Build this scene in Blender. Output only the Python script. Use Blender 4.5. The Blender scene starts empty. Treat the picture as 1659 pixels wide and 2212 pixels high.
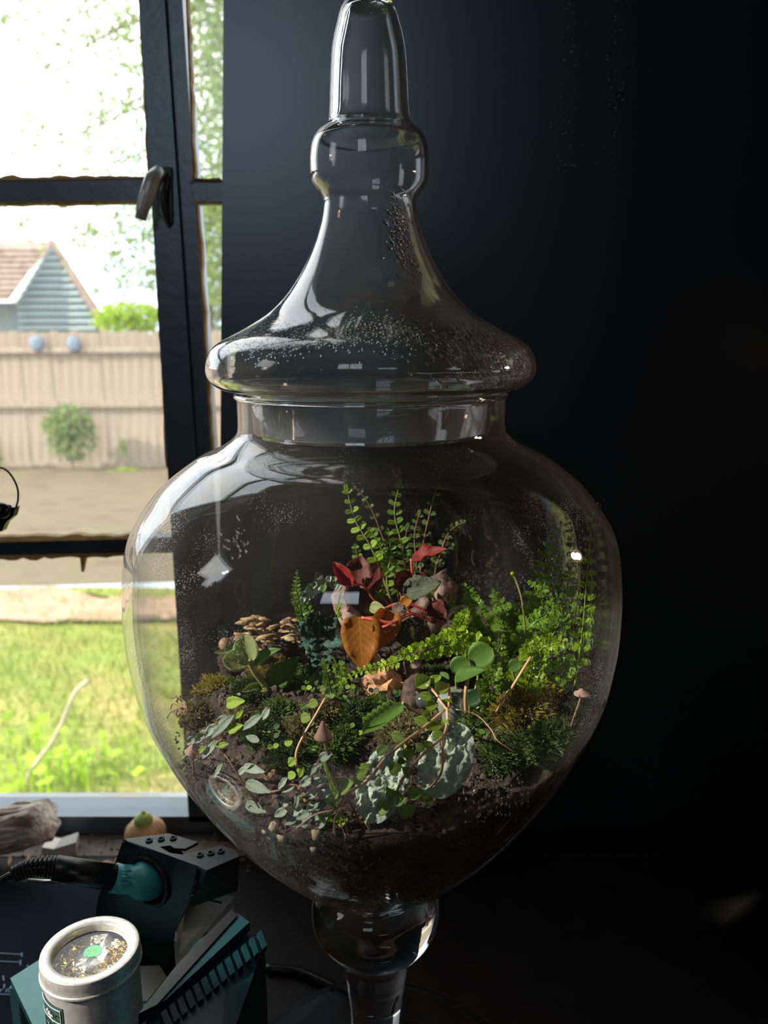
import bpy, bmesh, math, random
from math import sin, cos, pi, radians, sqrt, atan2, exp
from mathutils import Vector as V, Matrix, noise

# ------------------------------------------------------------------ camera
C = bpy.context.scene.collection
FPX, PITCH, DIST, ROLL = 1750.0, radians(11.7), 0.51, -0.005
CAM = V((0.0076, -DIST, 1.35))
cam_d = bpy.data.cameras.new('camera')
cam = bpy.data.objects.new('camera', cam_d); C.objects.link(cam)
cam_d.sensor_fit = 'HORIZONTAL'; cam_d.sensor_width = 36
cam_d.lens = 36*FPX/1659; cam_d.clip_start = 0.01; cam_d.clip_end = 200
RM = Matrix.Rotation(pi/2-PITCH, 3, 'X') @ Matrix.Rotation(ROLL, 3, 'Z')
cam.matrix_world = Matrix.Translation(CAM) @ RM.to_4x4()
cam_d.dof.use_dof = True; cam_d.dof.focus_distance = 0.47; cam_d.dof.aperture_fstop = 12
bpy.context.scene.camera = cam

# ------------------------------------------------------------------ world, sun, exposure
sc = bpy.context.scene
sc.view_settings.view_transform = 'Standard'; sc.view_settings.look = 'None'
sc.view_settings.gamma = 1; sc.view_settings.use_curve_mapping = False
sc.view_settings.exposure = 0.0
w = bpy.data.worlds.new('sky'); sc.world = w; w.use_nodes = True
nt = w.node_tree; nt.nodes.clear()
_o = nt.nodes.new('ShaderNodeOutputWorld'); _b = nt.nodes.new('ShaderNodeBackground')
_t = nt.nodes.new('ShaderNodeTexCoord'); _n = nt.nodes.new('ShaderNodeTexNoise'); _r = nt.nodes.new('ShaderNodeValToRGB')
_n.inputs['Scale'].default_value = 2.2; _n.inputs['Detail'].default_value = 5
_r.color_ramp.elements[0].position = .40; _r.color_ramp.elements[0].color = (.62, .74, .86, 1)
_r.color_ramp.elements[1].position = .58; _r.color_ramp.elements[1].color = (1, 1, 1, 1)
nt.links.new(_t.outputs['Generated'], _n.inputs['Vector']); nt.links.new(_n.outputs[0], _r.inputs[0])
nt.links.new(_r.outputs[0], _b.inputs[0]); nt.links.new(_b.outputs[0], _o.inputs[0])
_b.inputs[1].default_value = 3.0
sd = bpy.data.lights.new('sun', 'SUN'); sd.energy = 9.0; sd.angle = radians(1.0); sd.color = (1, .93, .82)
sun = bpy.data.objects.new('sun', sd); C.objects.link(sun)
SUN_TRAVEL = V((.85, .25, -.50))
sun.rotation_euler = SUN_TRAVEL.to_track_quat('-Z', 'Y').to_euler()

def P(px, py, Y=None, z=None):
    """the point of the room seen at a photo pixel, at world depth Y or height z"""
    d = RM @ V(((px-829.5)/FPX, (1106-py)/FPX, -1))
    s = (Y-CAM.y)/d.y if Y is not None else (z-CAM.z)/d.z
    return CAM + d*s

# portals that help the sampler find the window openings (they give off nothing)
def portal(loc, rot, sx, sy):
    l = bpy.data.lights.new('portal', 'AREA'); l.shape = 'RECTANGLE'; l.size = sx; l.size_y = sy
    l.cycles.is_portal = True
    o = bpy.data.objects.new('portal', l); C.objects.link(o); o.location = loc; o.rotation_euler = rot
portal((-.56, .42, 1.55), (-pi/2, 0, 0), 1.0, 1.6)
portal((-1.02, -.325, 1.695), (0, -pi/2, 0), .46, .27)
portal((-.6, -2.48, 2.4), (pi/2, 0, 0), .8, .8)

# ------------------------------------------------------------------ materials
def nodes(name):
    m = bpy.data.materials.new(name); m.use_nodes = True; n = m.node_tree
    n.nodes.clear(); o = n.nodes.new('ShaderNodeOutputMaterial'); return m, n, o
def ramp(n, fac, cols):
    r = n.nodes.new('ShaderNodeValToRGB'); cr = r.color_ramp
    while len(cr.elements) < len(cols): cr.elements.new(.5)
    for e, (p, c) in zip(cr.elements, cols): e.position = p; e.color = (*c, 1)
    n.links.new(fac, r.inputs[0]); return r.outputs[0]
def tex(n, scale=5, detail=4, kind='Noise', co='Object', stretch=None, rough=.5, dist=0):
    t = n.nodes.new('ShaderNodeTexCoord'); x = n.nodes.new('ShaderNodeTex'+kind)
    x.inputs['Scale'].default_value = scale
    if kind == 'Noise':
        x.inputs['Detail'].default_value = detail; x.inputs['Roughness'].default_value = rough; x.inputs['Distortion'].default_value = dist
    src = t.outputs[co]
    if stretch:
        mp = n.nodes.new('ShaderNodeMapping'); mp.inputs['Scale'].default_value = stretch
        n.links.new(src, mp.inputs[0]); src = mp.outputs[0]
    n.links.new(src, x.inputs['Vector']); return x
def mt(n, op, a, b=None, c=None):
    m = n.nodes.new('ShaderNodeMath'); m.operation = op
    for i, v in enumerate((a, b, c)):
        if v is None: continue
        if isinstance(v, (int, float)): m.inputs[i].default_value = v
        else: n.links.new(v, m.inputs[i])
    return m.outputs[0]
def mixs(n, f, a, b):
    m = n.nodes.new('ShaderNodeMixShader')
    if isinstance(f, (int, float)): m.inputs[0].default_value = f
    else: n.links.new(f, m.inputs[0])
    n.links.new(a, m.inputs[1]); n.links.new(b, m.inputs[2]); return m.outputs[0]
def mat(name, cols, scale=20, rough=.6, metal=0, bump=0, detail=5, stretch=None, spec=.5, bscale=None, bdist=.002, co='Object', coat=0, kind='Noise'):
    """procedural principled surface: noise between the colours, optional bump"""
    m, n, o = nodes(name); b = n.nodes.new('ShaderNodeBsdfPrincipled')
    t = tex(n, scale, detail, kind, co, stretch)
    if len(cols) == 1: cols = [cols[0], tuple(c*1.12 for c in cols[0])]
    k = len(cols)
    n.links.new(ramp(n, t.outputs[0], [(.32+.36*i/(k-1), c) for i, c in enumerate(cols)]), b.inputs['Base Color'])
    b.inputs['Roughness'].default_value = rough; b.inputs['Metallic'].default_value = metal
    b.inputs['Specular IOR Level'].default_value = spec; b.inputs['Coat Weight'].default_value = coat
    if bump:
        bt = tex(n, bscale or scale*2, 6, 'Noise', co, stretch); bp = n.nodes.new('ShaderNodeBump')
        bp.inputs['Strength'].default_value = bump; bp.inputs['Distance'].default_value = bdist
        n.links.new(bt.outputs[0], bp.inputs['Height']); n.links.new(bp.outputs[0], b.inputs['Normal'])
    n.links.new(b.outputs[0], o.inputs[0]); return m
def leaf_mat(name, base, vein, under=None, trans=.5, rough=.4, vein_amt=.6, mottled=None, bump=.3, nv=7):
    m, n, o = nodes(name); b = n.nodes.new('ShaderNodeBsdfPrincipled'); tl = n.nodes.new('ShaderNodeBsdfTranslucent')
    uv = n.nodes.new('ShaderNodeTexCoord'); sp = n.nodes.new('ShaderNodeSeparateXYZ'); n.links.new(uv.outputs['UV'], sp.inputs[0])
    a = mt(n, 'ABSOLUTE', mt(n, 'SUBTRACT', sp.outputs[0], .5))
    mid = mt(n, 'LESS_THAN', a, .018)
    lat = mt(n, 'ABSOLUTE', mt(n, 'SUBTRACT', mt(n, 'FRACT', mt(n, 'MULTIPLY', mt(n, 'SUBTRACT', sp.outputs[1], mt(n, 'MULTIPLY', a, .7)), float(nv))), .5))
    lat = mt(n, 'LESS_THAN', lat, .06)
    v = mt(n, 'MULTIPLY', mt(n, 'MAXIMUM', mid, lat), vein_amt)
    t = tex(n, 90, 5); t2 = tex(n, 9, 3); oi = n.nodes.new('ShaderNodeObjectInfo')
    f = mt(n, 'ADD', mt(n, 'MULTIPLY', t.outputs[0], .5), mt(n, 'ADD', mt(n, 'MULTIPLY', oi.outputs['Random'], .25), mt(n, 'MULTIPLY', t2.outputs[0], .3)))
    dk = mottled or tuple(c*.62 for c in base)
    col = ramp(n, f, [(.38, dk), (.62, base), (.85, tuple(min(1, c*1.25) for c in base))])
    mx = n.nodes.new('ShaderNodeMix'); mx.data_type = 'RGBA'
    n.links.new(v, mx.inputs[0]); n.links.new(col, mx.inputs[6]); mx.inputs[7].default_value = (*vein, 1)
    n.links.new(mx.outputs[2], b.inputs['Base Color']); b.inputs['Roughness'].default_value = rough
    n.links.new(mx.outputs[2], tl.inputs[0])
    bp = n.nodes.new('ShaderNodeBump'); bp.inputs['Strength'].default_value = bump; bp.inputs['Distance'].default_value = .0006
    n.links.new(mt(n, 'SUBTRACT', t.outputs[0], v), bp.inputs['Height']); n.links.new(bp.outputs[0], b.inputs['Normal'])
    n.links.new(mixs(n, trans, b.outputs[0], tl.outputs[0]), o.inputs[0]); return m
def thin_glass(name, f0=.045, haze=0.0, hz_scale=8, hz_lo=.35, hz_hi=.75, tint=(1, 1, 1), bump=0, bscale=300, speck=0, streak=None, rough=0.0, fp=5.0):
    """thin wall of glass: straight-through transparency, Schlick reflection, a light film of mist or dust"""
    m, n, o = nodes(name)
    tr = n.nodes.new('ShaderNodeBsdfTransparent'); tr.inputs[0].default_value = (*tint, 1)
    gl = n.nodes.new('ShaderNodeBsdfGlossy'); gl.inputs['Roughness'].default_value = rough
    ge = n.nodes.new('ShaderNodeNewGeometry'); dp = n.nodes.new('ShaderNodeVectorMath'); dp.operation = 'DOT_PRODUCT'
    n.links.new(ge.outputs['Normal'], dp.inputs[0]); n.links.new(ge.outputs['Incoming'], dp.inputs[1])
    c = mt(n, 'ABSOLUTE', dp.outputs['Value'])
    F = mt(n, 'ADD', mt(n, 'MULTIPLY', mt(n, 'POWER', mt(n, 'SUBTRACT', 1.0, c), fp), 1-f0), f0)
    if bump:
        t = tex(n, bscale, 3, 'Noise'); bp = n.nodes.new('ShaderNodeBump'); bp.inputs['Strength'].default_value = bump; bp.inputs['Distance'].default_value = .001
        n.links.new(t.outputs[0], bp.inputs['Height']); n.links.new(bp.outputs[0], gl.inputs['Normal'])
    s = mixs(n, F, tr.outputs[0], gl.outputs[0])
    if haze or speck:
        df = n.nodes.new('ShaderNodeBsdfDiffuse'); tl = n.nodes.new('ShaderNodeBsdfTranslucent')
        df.inputs[0].default_value = (.9, .9, .88, 1); tl.inputs[0].default_value = (.9, .9, .88, 1)
        hz = mixs(n, .5, df.outputs[0], tl.outputs[0])
        t = tex(n, hz_scale, 6, 'Noise', 'Object', streak)
        mr = n.nodes.new('ShaderNodeMapRange'); n.links.new(t.outputs[0], mr.inputs[0])
        mr.inputs[1].default_value = hz_lo; mr.inputs[2].default_value = hz_hi; mr.inputs[3].default_value = haze*.15; mr.inputs[4].default_value = haze
        h = mt(n, 'DIVIDE', mr.outputs[0], mt(n, 'MAXIMUM', c, .12))
        h = mt(n, 'MINIMUM', h, .5)
        if speck:
            vo = tex(n, 900, 0, 'Voronoi'); nz = tex(n, 25, 2)
            sp = mt(n, 'LESS_THAN', vo.outputs['Distance'], mt(n, 'MULTIPLY', mt(n, 'MAXIMUM', mt(n, 'SUBTRACT', nz.outputs[0], .42), 0.0), 1.2))
            h = mt(n, 'MAXIMUM', h, mt(n, 'MULTIPLY', sp, speck))
        s = mixs(n, h, s, hz)
    n.links.new(s, o.inputs[0]); return m
def solid_glass(name, bump=0, bscale=200, haze=0, hz_scale=10, streak=None, rough=0, tint=(1, 1, 1)):
    m, n, o = nodes(name); g = n.nodes.new('ShaderNodeBsdfGlass'); g.inputs['IOR'].default_value = 1.48
    g.inputs['Roughness'].default_value = rough; g.inputs['Color'].default_value = (*tint, 1)
    if bump:
        t = tex(n, bscale, 3, 'Noise'); bp = n.nodes.new('ShaderNodeBump'); bp.inputs['Strength'].default_value = bump; bp.inputs['Distance'].default_value = .0005
        n.links.new(t.outputs[0], bp.inputs['Height']); n.links.new(bp.outputs[0], g.inputs['Normal'])
    s = g.outputs[0]
    if haze:
        df = n.nodes.new('ShaderNodeBsdfDiffuse'); tl = n.nodes.new('ShaderNodeBsdfTranslucent')
        hz = mixs(n, .5, df.outputs[0], tl.outputs[0])
        t = tex(n, hz_scale, 6, 'Noise', 'Object', streak); mr = n.nodes.new('ShaderNodeMapRange'); n.links.new(t.outputs[0], mr.inputs[0])
        mr.inputs[1].default_value = .38; mr.inputs[2].default_value = .66; mr.inputs[3].default_value = haze*.2; mr.inputs[4].default_value = haze
        s = mixs(n, mr.outputs[0], s, hz)
    n.links.new(s, o.inputs[0]); return m

M = {}
M['black_wall'] = mat('black_wall_paint', [(.004, .006, .009), (.006, .008, .012)], 6, .34, bump=.05, bscale=160, bdist=.0008)
M['black_frame'] = mat('black_frame_paint', [(.015, .017, .024), (.025, .028, .036)], 30, .36, bump=.15, bscale=90)
for _k in ('black_wall', 'black_frame'):
    _p = M[_k].node_tree.nodes['Principled BSDF']; _p.inputs['IOR'].default_value = 2.35; _p.inputs['Specular Tint'].default_value = (.72, .86, 1, 1)
M['warm_wall'] = mat('warm_plaster', [(.22, .15, .12), (.27, .19, .15)], 3, .9)
M['room_dark'] = mat('dark_plaster', [(.05, .048, .05), (.07, .066, .066)], 3, .9)
M['floor'] = mat('dark_floor', [(.05, .035, .025), (.09, .065, .045)], 4, .6, stretch=(1, 8, 1))
M['table'] = mat('black_table_top', [(.008, .008, .009), (.014, .014, .014)], 40, .6, bump=.1, spec=.25)
M['ledge'] = mat('weathered_ledge', [(.10, .085, .07), (.22, .19, .16)], 30, .8, bump=.5)
M['sill'] = mat('weathered_sill_paint', [(.75, .50, .26), (.52, .53, .51), (.60, .62, .60), (.70, .68, .60)], 9, .8, stretch=(1, 2.5, 1), bump=.4)
M['grass'] = mat('lawn', [(.36, .29, .10), (.27, .29, .055), (.22, .28, .04), (.34, .33, .08)], 1.6, .9, bump=.6, bscale=30, bdist=.03)
M['blade'] = leaf_mat('grass_blade', (.27, .33, .055), (.4, .6, .1), trans=.5, vein_amt=0)
M['mulch'] = mat('dry_grass', [(.12, .09, .055), (.17, .13, .08), (.15, .13, .06)], 2.5, .95, stretch=(1, 2.4, 1), bump=.6, bscale=20, bdist=.03)
M['clay'] = mat('bare_clay', [(.34, .21, .13), (.48, .32, .22)], 3, .95, bump=.4, bdist=.02)
M['plank'] = mat('fence_wood', [(.27, .21, .155), (.36, .29, .22), (.42, .35, .28)], 3, .85, stretch=(5, 5, .6), bump=.3)
M['siding'] = mat('pale_siding', [(.28, .35, .345), (.33, .39, .385)], 3, .7)
M['shingle'] = mat('brown_shingle', [(.24, .18, .14), (.40, .31, .26)], 5, .9, bump=.3)
M['foliage'] = leaf_mat('tree_leaf', (.25, .34, .10), (.4, .5, .2), trans=.55, vein_amt=0)
M['foliage2'] = leaf_mat('shrub_leaf', (.32, .44, .16), (.4, .5, .2), trans=.5, vein_amt=0)
M['bright_leaf'] = leaf_mat('bright_weed_leaf', (.50, .72, .04), (.5, .7, .1), trans=.5, vein_amt=0)
M['bark'] = mat('bark', [(.16, .12, .09), (.30, .25, .19)], 12, .9, bump=.5)
M['bluegrey'] = mat('bluegrey_paint', [(.14, .18, .24), (.20, .25, .30)], 4, .7)
M['old_paint'] = leaf_mat('flaking_putty', (.66, .50, .28), (.6, .5, .3), trans=.45, rough=.8, vein_amt=0, mottled=(.40, .24, .08))
M['pane'] = thin_glass('dusty_window_glass', .05, .11, 3, .3, .8, bump=.06, bscale=14)
M['clean_pane'] = thin_glass('window_glass', .05)
M['bowl'] = thin_glass('jar_glass', .075, .015, 14, .42, .8, speck=.30, bump=.03, bscale=20, fp=4.0)
M['bowl_in'] = thin_glass('jar_inner_glass', .06, .012, 9, .4, .75, bump=.05, bscale=14, streak=(1, 1, .4), fp=4.6)
M['lid'] = solid_glass('lid_glass', bump=.10, bscale=60, haze=.10, hz_scale=16, streak=(1, 1, .5))
M['solid'] = solid_glass('stem_glass', bump=.05, bscale=40, haze=.01)
M['drop'] = solid_glass('water')
M['lint'] = mat('lint', [(.7, .68, .62)], 20, .9)

# ------------------------------------------------------------------ mesh helpers
def link(name, me, m, parent=None, mw=None, smooth=False):
    o = bpy.data.objects.new(name, me); C.objects.link(o)
    if m is not None and not me.materials: me.materials.append(m)
    if smooth and not me.get('sm'):
        me.polygons.foreach_set('use_smooth', [True]*len(me.polygons)); me['sm'] = 1
    if mw is None: mw = Matrix.Identity(4)
    if parent is not None:
        o.parent = parent; o.matrix_basis = WM[parent.as_pointer()].inverted() @ mw
    else: o.matrix_basis = mw
    WM[o.as_pointer()] = mw.copy()
    return o
WM = {}
def mesh(vs, fs, uvs=None, name='mesh'):
    me = bpy.data.meshes.new(name); me.from_pydata([tuple(v) for v in vs], [], fs)
    if uvs:
        l = me.uv_layers.new(name='UVMap'); buf = []
        for p in me.polygons:
            for vi in p.vertices: buf += uvs[vi]
        l.data.foreach_set('uv', buf)
    me.update(); return me
def thing(name, label, cat, loc=(0, 0, 0), group=None):
    o = bpy.data.objects.new(name, None); C.objects.link(o); o.empty_display_size = .01
    o.location = loc; WM[o.as_pointer()] = Matrix.Translation(V(loc))
    o['label'] = label; o['category'] = cat
    if group: o['group'] = group
    return o
def tag(o, label, cat, group=None, kind=None):
    o['label'] = label; o['category'] = cat
    if group: o['group'] = group
    if kind: o['kind'] = kind
    return o
def struct(o): o['kind'] = 'structure'; return o
class B:
    """collects shapes for ONE mesh"""
    def __init__(s): s.v = []; s.f = []; s.uv = []
    def add(s, vs, fs, uv=None):
        k = len(s.v); s.v += [V(v) for v in vs]; s.f += [tuple(i+k for i in f) for f in fs]
        s.uv += uv if uv else [(0.3, 0.3)]*len(vs)
    def box(s, a, b, R=None, T=None, bev=0):
        (x0, y0, z0), (x1, y1, z1) = a, b
        vs = [V((x, y, z)) for x in (x0, x1) for y in (y0, y1) for z in (z0, z1)]
        if R is not None: vs = [R @ v for v in vs]
        if T is not None: vs = [v+V(T) for v in vs]
        s.add(vs, [(0, 1, 3, 2), (4, 6, 7, 5), (0, 4, 5, 1), (2, 3, 7, 6), (0, 2, 6, 4), (1, 5, 7, 3)]); return s
    def slab(s, pts, off):
        """polygon pts extruded by vector off"""
        n = len(pts); off = V(off); vs = [V(p) for p in pts]+[V(p)+off for p in pts]
        s.add(vs, [tuple(range(n))[::-1], tuple(range(n, 2*n))]+[(i, (i+1) % n, (i+1) % n+n, i+n) for i in range(n)]); return s
    def tube(s, pts, rad, n=8, cap=True):
        pts = [V(p) for p in pts]; k0 = len(s.v); up = None; m = len(pts)
        if isinstance(rad, (int, float)): rad = [rad]*m
        for i, p in enumerate(pts):
            t = (pts[min(i+1, m-1)]-pts[max(i-1, 0)]).normalized()
            if up is None:
                up = V((0, 0, 1)) if abs(t.z) < .9 else V((0, 1, 0))
            a = t.cross(up).normalized(); b = a.cross(t).normalized(); up = b
            for j in range(n):
                th = 2*pi*j/n; s.v.append(p+(a*cos(th)+b*sin(th))*rad[i]); s.uv.append((j/n, i/m))
        for i in range(m-1):
            for j in range(n):
                q = k0+i*n; s.f.append((q+j, q+(j+1) % n, q+n+(j+1) % n, q+n+j))
        if cap:
            s.f.append(tuple(k0+j for j in range(n))[::-1]); s.f.append(tuple(k0+(m-1)*n+j for j in range(n)))
        return s
    def lathe(s, prof, n=64, c=(0, 0, 0), R=None, close=False):
        """prof: (r, z)"""
        k0 = len(s.v); c = V(c)
        for r, z in prof:
            for j in range(n):
                th = 2*pi*j/n; p = V((r*cos(th), r*sin(th), z))
                s.v.append((R @ p if R is not None else p)+c); s.uv.append((j/n, z))
        m = len(prof)
        for i in range(m-1 if not close else m):
            for j in range(n):
                a, b = k0+i*n, k0+((i+1) % m)*n; s.f.append((a+j, a+(j+1) % n, b+(j+1) % n, b+j))
        return s
    def blob(s, c, r, seed=0, amp=.2, fr=2.0, nu=10, nv=7, sq=(1, 1, 1), R=None):
        k0 = len(s.v); c = V(c)
        for i in range(nv+1):
            ph = pi*i/nv
            for j in range(nu):
                th = 2*pi*j/nu; d = V((sin(ph)*cos(th), sin(ph)*sin(th), cos(ph)))
                k = 1+amp*noise.noise(d*fr+V((seed*7.3, seed*1.7, 0)))*2
                q = V((d.x*sq[0], d.y*sq[1], d.z*sq[2]))*r*k
                s.v.append(c+(R @ q if R is not None else q)); s.uv.append((j/nu, i/nv))
        for i in range(nv):
            for j in range(nu):
                a = k0+i*nu; s.f.append((a+j, a+nu+j, a+nu+(j+1) % nu, a+(j+1) % nu))
        return s
    def make(s, name, m, parent=None, smooth=False, mw=None):
        me = mesh(s.v, s.f, s.uv, name)
        if m in (M.get('lid'), M.get('solid'), M.get('drop')):
            bm = bmesh.new(); bm.from_mesh(me); bmesh.ops.recalc_face_normals(bm, faces=bm.faces); bm.to_mesh(me); bm.free()
        return link(name, me, m, parent, mw, smooth)
def spline(pts, n=8):
    """Catmull-Rom through the points"""
    pts = [V(p) for p in pts]
    if len(pts) < 3: return [pts[0].lerp(pts[-1], i/n) for i in range(n+1)]
    q = [pts[0]*2-pts[1]]+pts+[pts[-1]*2-pts[-2]]; out = []
    for i in range(1, len(q)-2):
        a, b, c, d = q[i-1:i+3]
        for k in range(n):
            t = k/n; out.append(.5*((2*b)+(c-a)*t+(2*a-5*b+4*c-d)*t*t+(3*b-a-3*c+d)*t**3))
    out.append(pts[-1]); return out
def interp(tab, x):
    for (a, fa), (b, fb) in zip(tab, tab[1:]):
        if (a <= x <= b) or (b <= x <= a):
            t = (x-a)/(b-a) if b != a else 0; return fa+(fb-fa)*t
    return tab[0][1] if abs(x-tab[0][0]) < abs(x-tab[-1][0]) else tab[-1][1]
def smooth_prof(pts, n=4): return [(p.x, p.y) for p in spline([V((r, z, 0)) for r, z in pts], n)]

# ------------------------------------------------------------------ setting: room
TZ = .79            # table top
WY = .35            # inner plane of the window
GZ = -.55           # ground outside
def room():
    struct(B().box((-1.1, -2.6, -.05), (2.3, .6, 0)).make('floor', M['floor']))
    struct(B().box((-1.1, -2.6, 3.0), (2.3, .6, 3.1)).make('ceiling', M['room_dark']))
    b = B(); b.box((-1.1, -2.6, 0), (-1.02, -.46, 3.0)); b.box((-1.1, -.19, 0), (-1.02, .62, 3.0))
    b.box((-1.1, -.46, 0), (-1.02, -.19, 1.46)); b.box((-1.1, -.46, 1.93), (-1.02, -.19, 3.0))
    struct(b.make('wall_left', M['room_dark']))
    struct(B().box((2.25, -2.6, 0), (2.3, .62, 3.0)).make('wall_right', M['warm_wall']))
    b = B(); b.box((-1.1, -2.6, 0), (-1.0, -2.5, 3.0)); b.box((-.2, -2.6, 0), (2.3, -2.5, 3.0)); b.box((-1.0, -2.6, 0), (-.2, -2.5, 2.0)); b.box((-1.0, -2.6, 2.8), (-.2, -2.5, 3.0));
    struct(b.make('wall_front', M['warm_wall']))
    # black wall right of the window; its left edge leans as in the photograph
    t = P(483, -60, Y=.325); m = P(476, 960, Y=.325); lo = m+(m-t)*1.0
    lo = V((t.x+(m.x-t.x)*(0-t.z)/(m.z-t.z), .325, 0)); hi = V((t.x+(m.x-t.x)*(3.0-t.z)/(m.z-t.z), .325, 3.0))
    struct(B().slab([lo, (2.24, .325, 0), (2.24, .325, 3.0), hi], (0, .03, 0)).make('wall_back', M['black_wall']))
    # window wall: below and above the window
    zt = P(200, 1768, Y=WY).z
    b = B(); b.box((-1.1, WY, 0), (.3, WY+.06, zt-.02)); b.box((-1.1, WY, 2.36), (.3, WY+.06, 3.0))
    struct(b.make('wall_window_side', M['black_wall']))
room()

def window():
    fr = thing('window_1', 'black painted window frame with flaking putty left of the glass jar', 'window', (-.45, WY, TZ)); 
    fr['kind'] = 'structure'; del fr['category']; del fr['label']
    def bar(a, b, c, d, y0, y1, nm='frame_bar'):
        pts = [P(*q, Y=y0) for q in (a, b, c, d)]
        return B().slab(pts, (0, y1-y0, 0)).make(nm, M['black_frame'], fr)
    def L(x0, y0, x1, y1, y): return x0+(x1-x0)*(y-y0)/(y1-y0)
    # stile (with a fine step between casement and post)
    bar((192, -1800), (232, -1800), (477, 1775), (408, 1775), WY-.012, WY+.03, 'stile')
    bar((230, -1800), (276, -1800), (510, 1775), (475, 1775), WY-.004, WY+.03, 'post')
    bar((-1250, 400), (330, 383), (332, 432), (-1250, 450), WY-.006, WY+.02, 'glazing_bar')
    bar((412, 388), (520, 388), (520, 436), (412, 436), WY-.004, WY+.02, 'glazing_bar')
    bar((-1250, 1190), (386, 1160), (388, 1194), (-1250, 1224), WY-.006, WY+.02, 'glazing_bar')
    bar((-1150, 1764), (520, 1764), (520, 1815), (-1150, 1815), WY-.012, WY+.03, 'bottom_rail')
    B().box((-1.03, WY-.006, .78), (-.99, WY+.02, 2.37)).make('stile', M['black_frame'], fr)
    B().box((-1.03, WY-.006, 2.32), (0, WY+.02, 2.37)).make('top_rail', M['black_frame'], fr)
    B().box((-1.03, WY-.006, 1.93), (0, WY+.02, 1.955)).make('glazing_bar', M['black_frame'], fr)
    B().box((-.70, WY-.005, .78), (-.685, WY+.018, 2.37)).make('glazing_bar', M['black_frame'], fr)
    # ragged putty lines
    rnd = random.Random(4)
    def putty(p0, p1, w0, w1, n=26, y=WY-.008):
        a = []; c = []
        for i in range(n+1):
            t = i/n; x = p0[0]+(p1[0]-p0[0])*t; yy = p0[1]+(p1[1]-p0[1])*t
            k = w0+(w1-w0)*abs(noise.noise(V((x*.02, yy*.02, 3.1))))*1.6+rnd.random()*(w1-w0)*.15
            dx, dy = p1[1]-p0[1], -(p1[0]-p0[0]); l = sqrt(dx*dx+dy*dy); dx /= l; dy /= l
            a.append(P(x-dx*1.5, yy-dy*1.5, Y=y)); c.append(P(x+dx*k, yy+dy*k, Y=y))
        b = B(); b.slab(a+c[::-1], (0, .012, 0)); b.make('putty', M['old_paint'], fr)
    putty((-100, 389), (318, 384), 2, 9); putty((300, 436), (-100, 440), 1, 6)
    putty((322, 375), (300, -20), 1, 5); putty((360, 1010), (332, 440), 1, 5)
    putty((402, -20), (418, 385), 1, 6); putty((418, 388), (476, 389), 2, 6); putty((476, 437), (424, 437), 1, 5)
    putty((424, 440), (458, 990), 1, 7)
    putty((-100, 1173), (290, 1163), 5, 14); putty((290, 1196), (-100, 1204), 3, 13)
    # hanging splinter of putty
    B().slab([P(172, 1199, Y=WY-.008), P(186, 1199, Y=WY-.008), P(179, 1236, Y=WY-.008), P(176, 1236, Y=WY-.008)], (0, .006, 0)).make('putty', M['old_paint'], fr)
    # panes
    for q in (((-1300, -1800), (200, -1800), (330, 386), (-1250, 402)), ((270, -1800), (500, -1800), (500, 390), (412, 390)),
              ((-1250, 448), (332, 434), (388, 1165), (-1250, 1192)), ((415, 434), (500, 434), (500, 1770), (470, 1770)),
              ((-1250, 1220), (388, 1195), (410, 1768), (-1150, 1768))):
        link('pane', mesh([P(*p, Y=WY+.008) for p in q], [(0, 1, 2, 3)]), M['pane'], fr)
    # latch on the stile
    la = thing('window_latch', 'tarnished metal window latch hooked on the black stile', 'latch', P(340, 370, Y=WY-.02))
    b = B(); b.tube([P(352, 372, Y=WY-.014), P(341, 371, Y=WY-.030), P(330, 385, Y=WY-.034), P(318, 420, Y=WY-.034), P(308, 452, Y=WY-.034), P(303, 474, Y=WY-.034)],
           [.0045, .006, .0075, .0075, .0065, .0055], 8)
    b.make('handle', M['latch'], la, True)
    b = B(); b.slab([P(330, 362, Y=WY-.0125), P(372, 362, Y=WY-.0125), P(374, 480, Y=WY-.0125), P(364, 492, Y=WY-.0125), P(350, 470, Y=WY-.0125)], (0, -.004, 0))
    b.make('plate', M['latch_plate'], la)
    b = B(); b.tube([P(362, 380, Y=WY-.018), P(352, 420, Y=WY-.022), P(354, 455, Y=WY-.021), P(364, 482, Y=WY-.017)], [.003, .004, .004, .002], 7); b.make('catch', M['latch_plate'], la, True)
M['latch'] = mat('tarnished_metal', [(.50, .49, .46), (.85, .83, .78)], 60, .35, .35, bump=.3)
M['latch_plate'] = mat('dark_metal', [(.035, .036, .045), (.09, .09, .1)], 60, .45, .4)
window()

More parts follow.
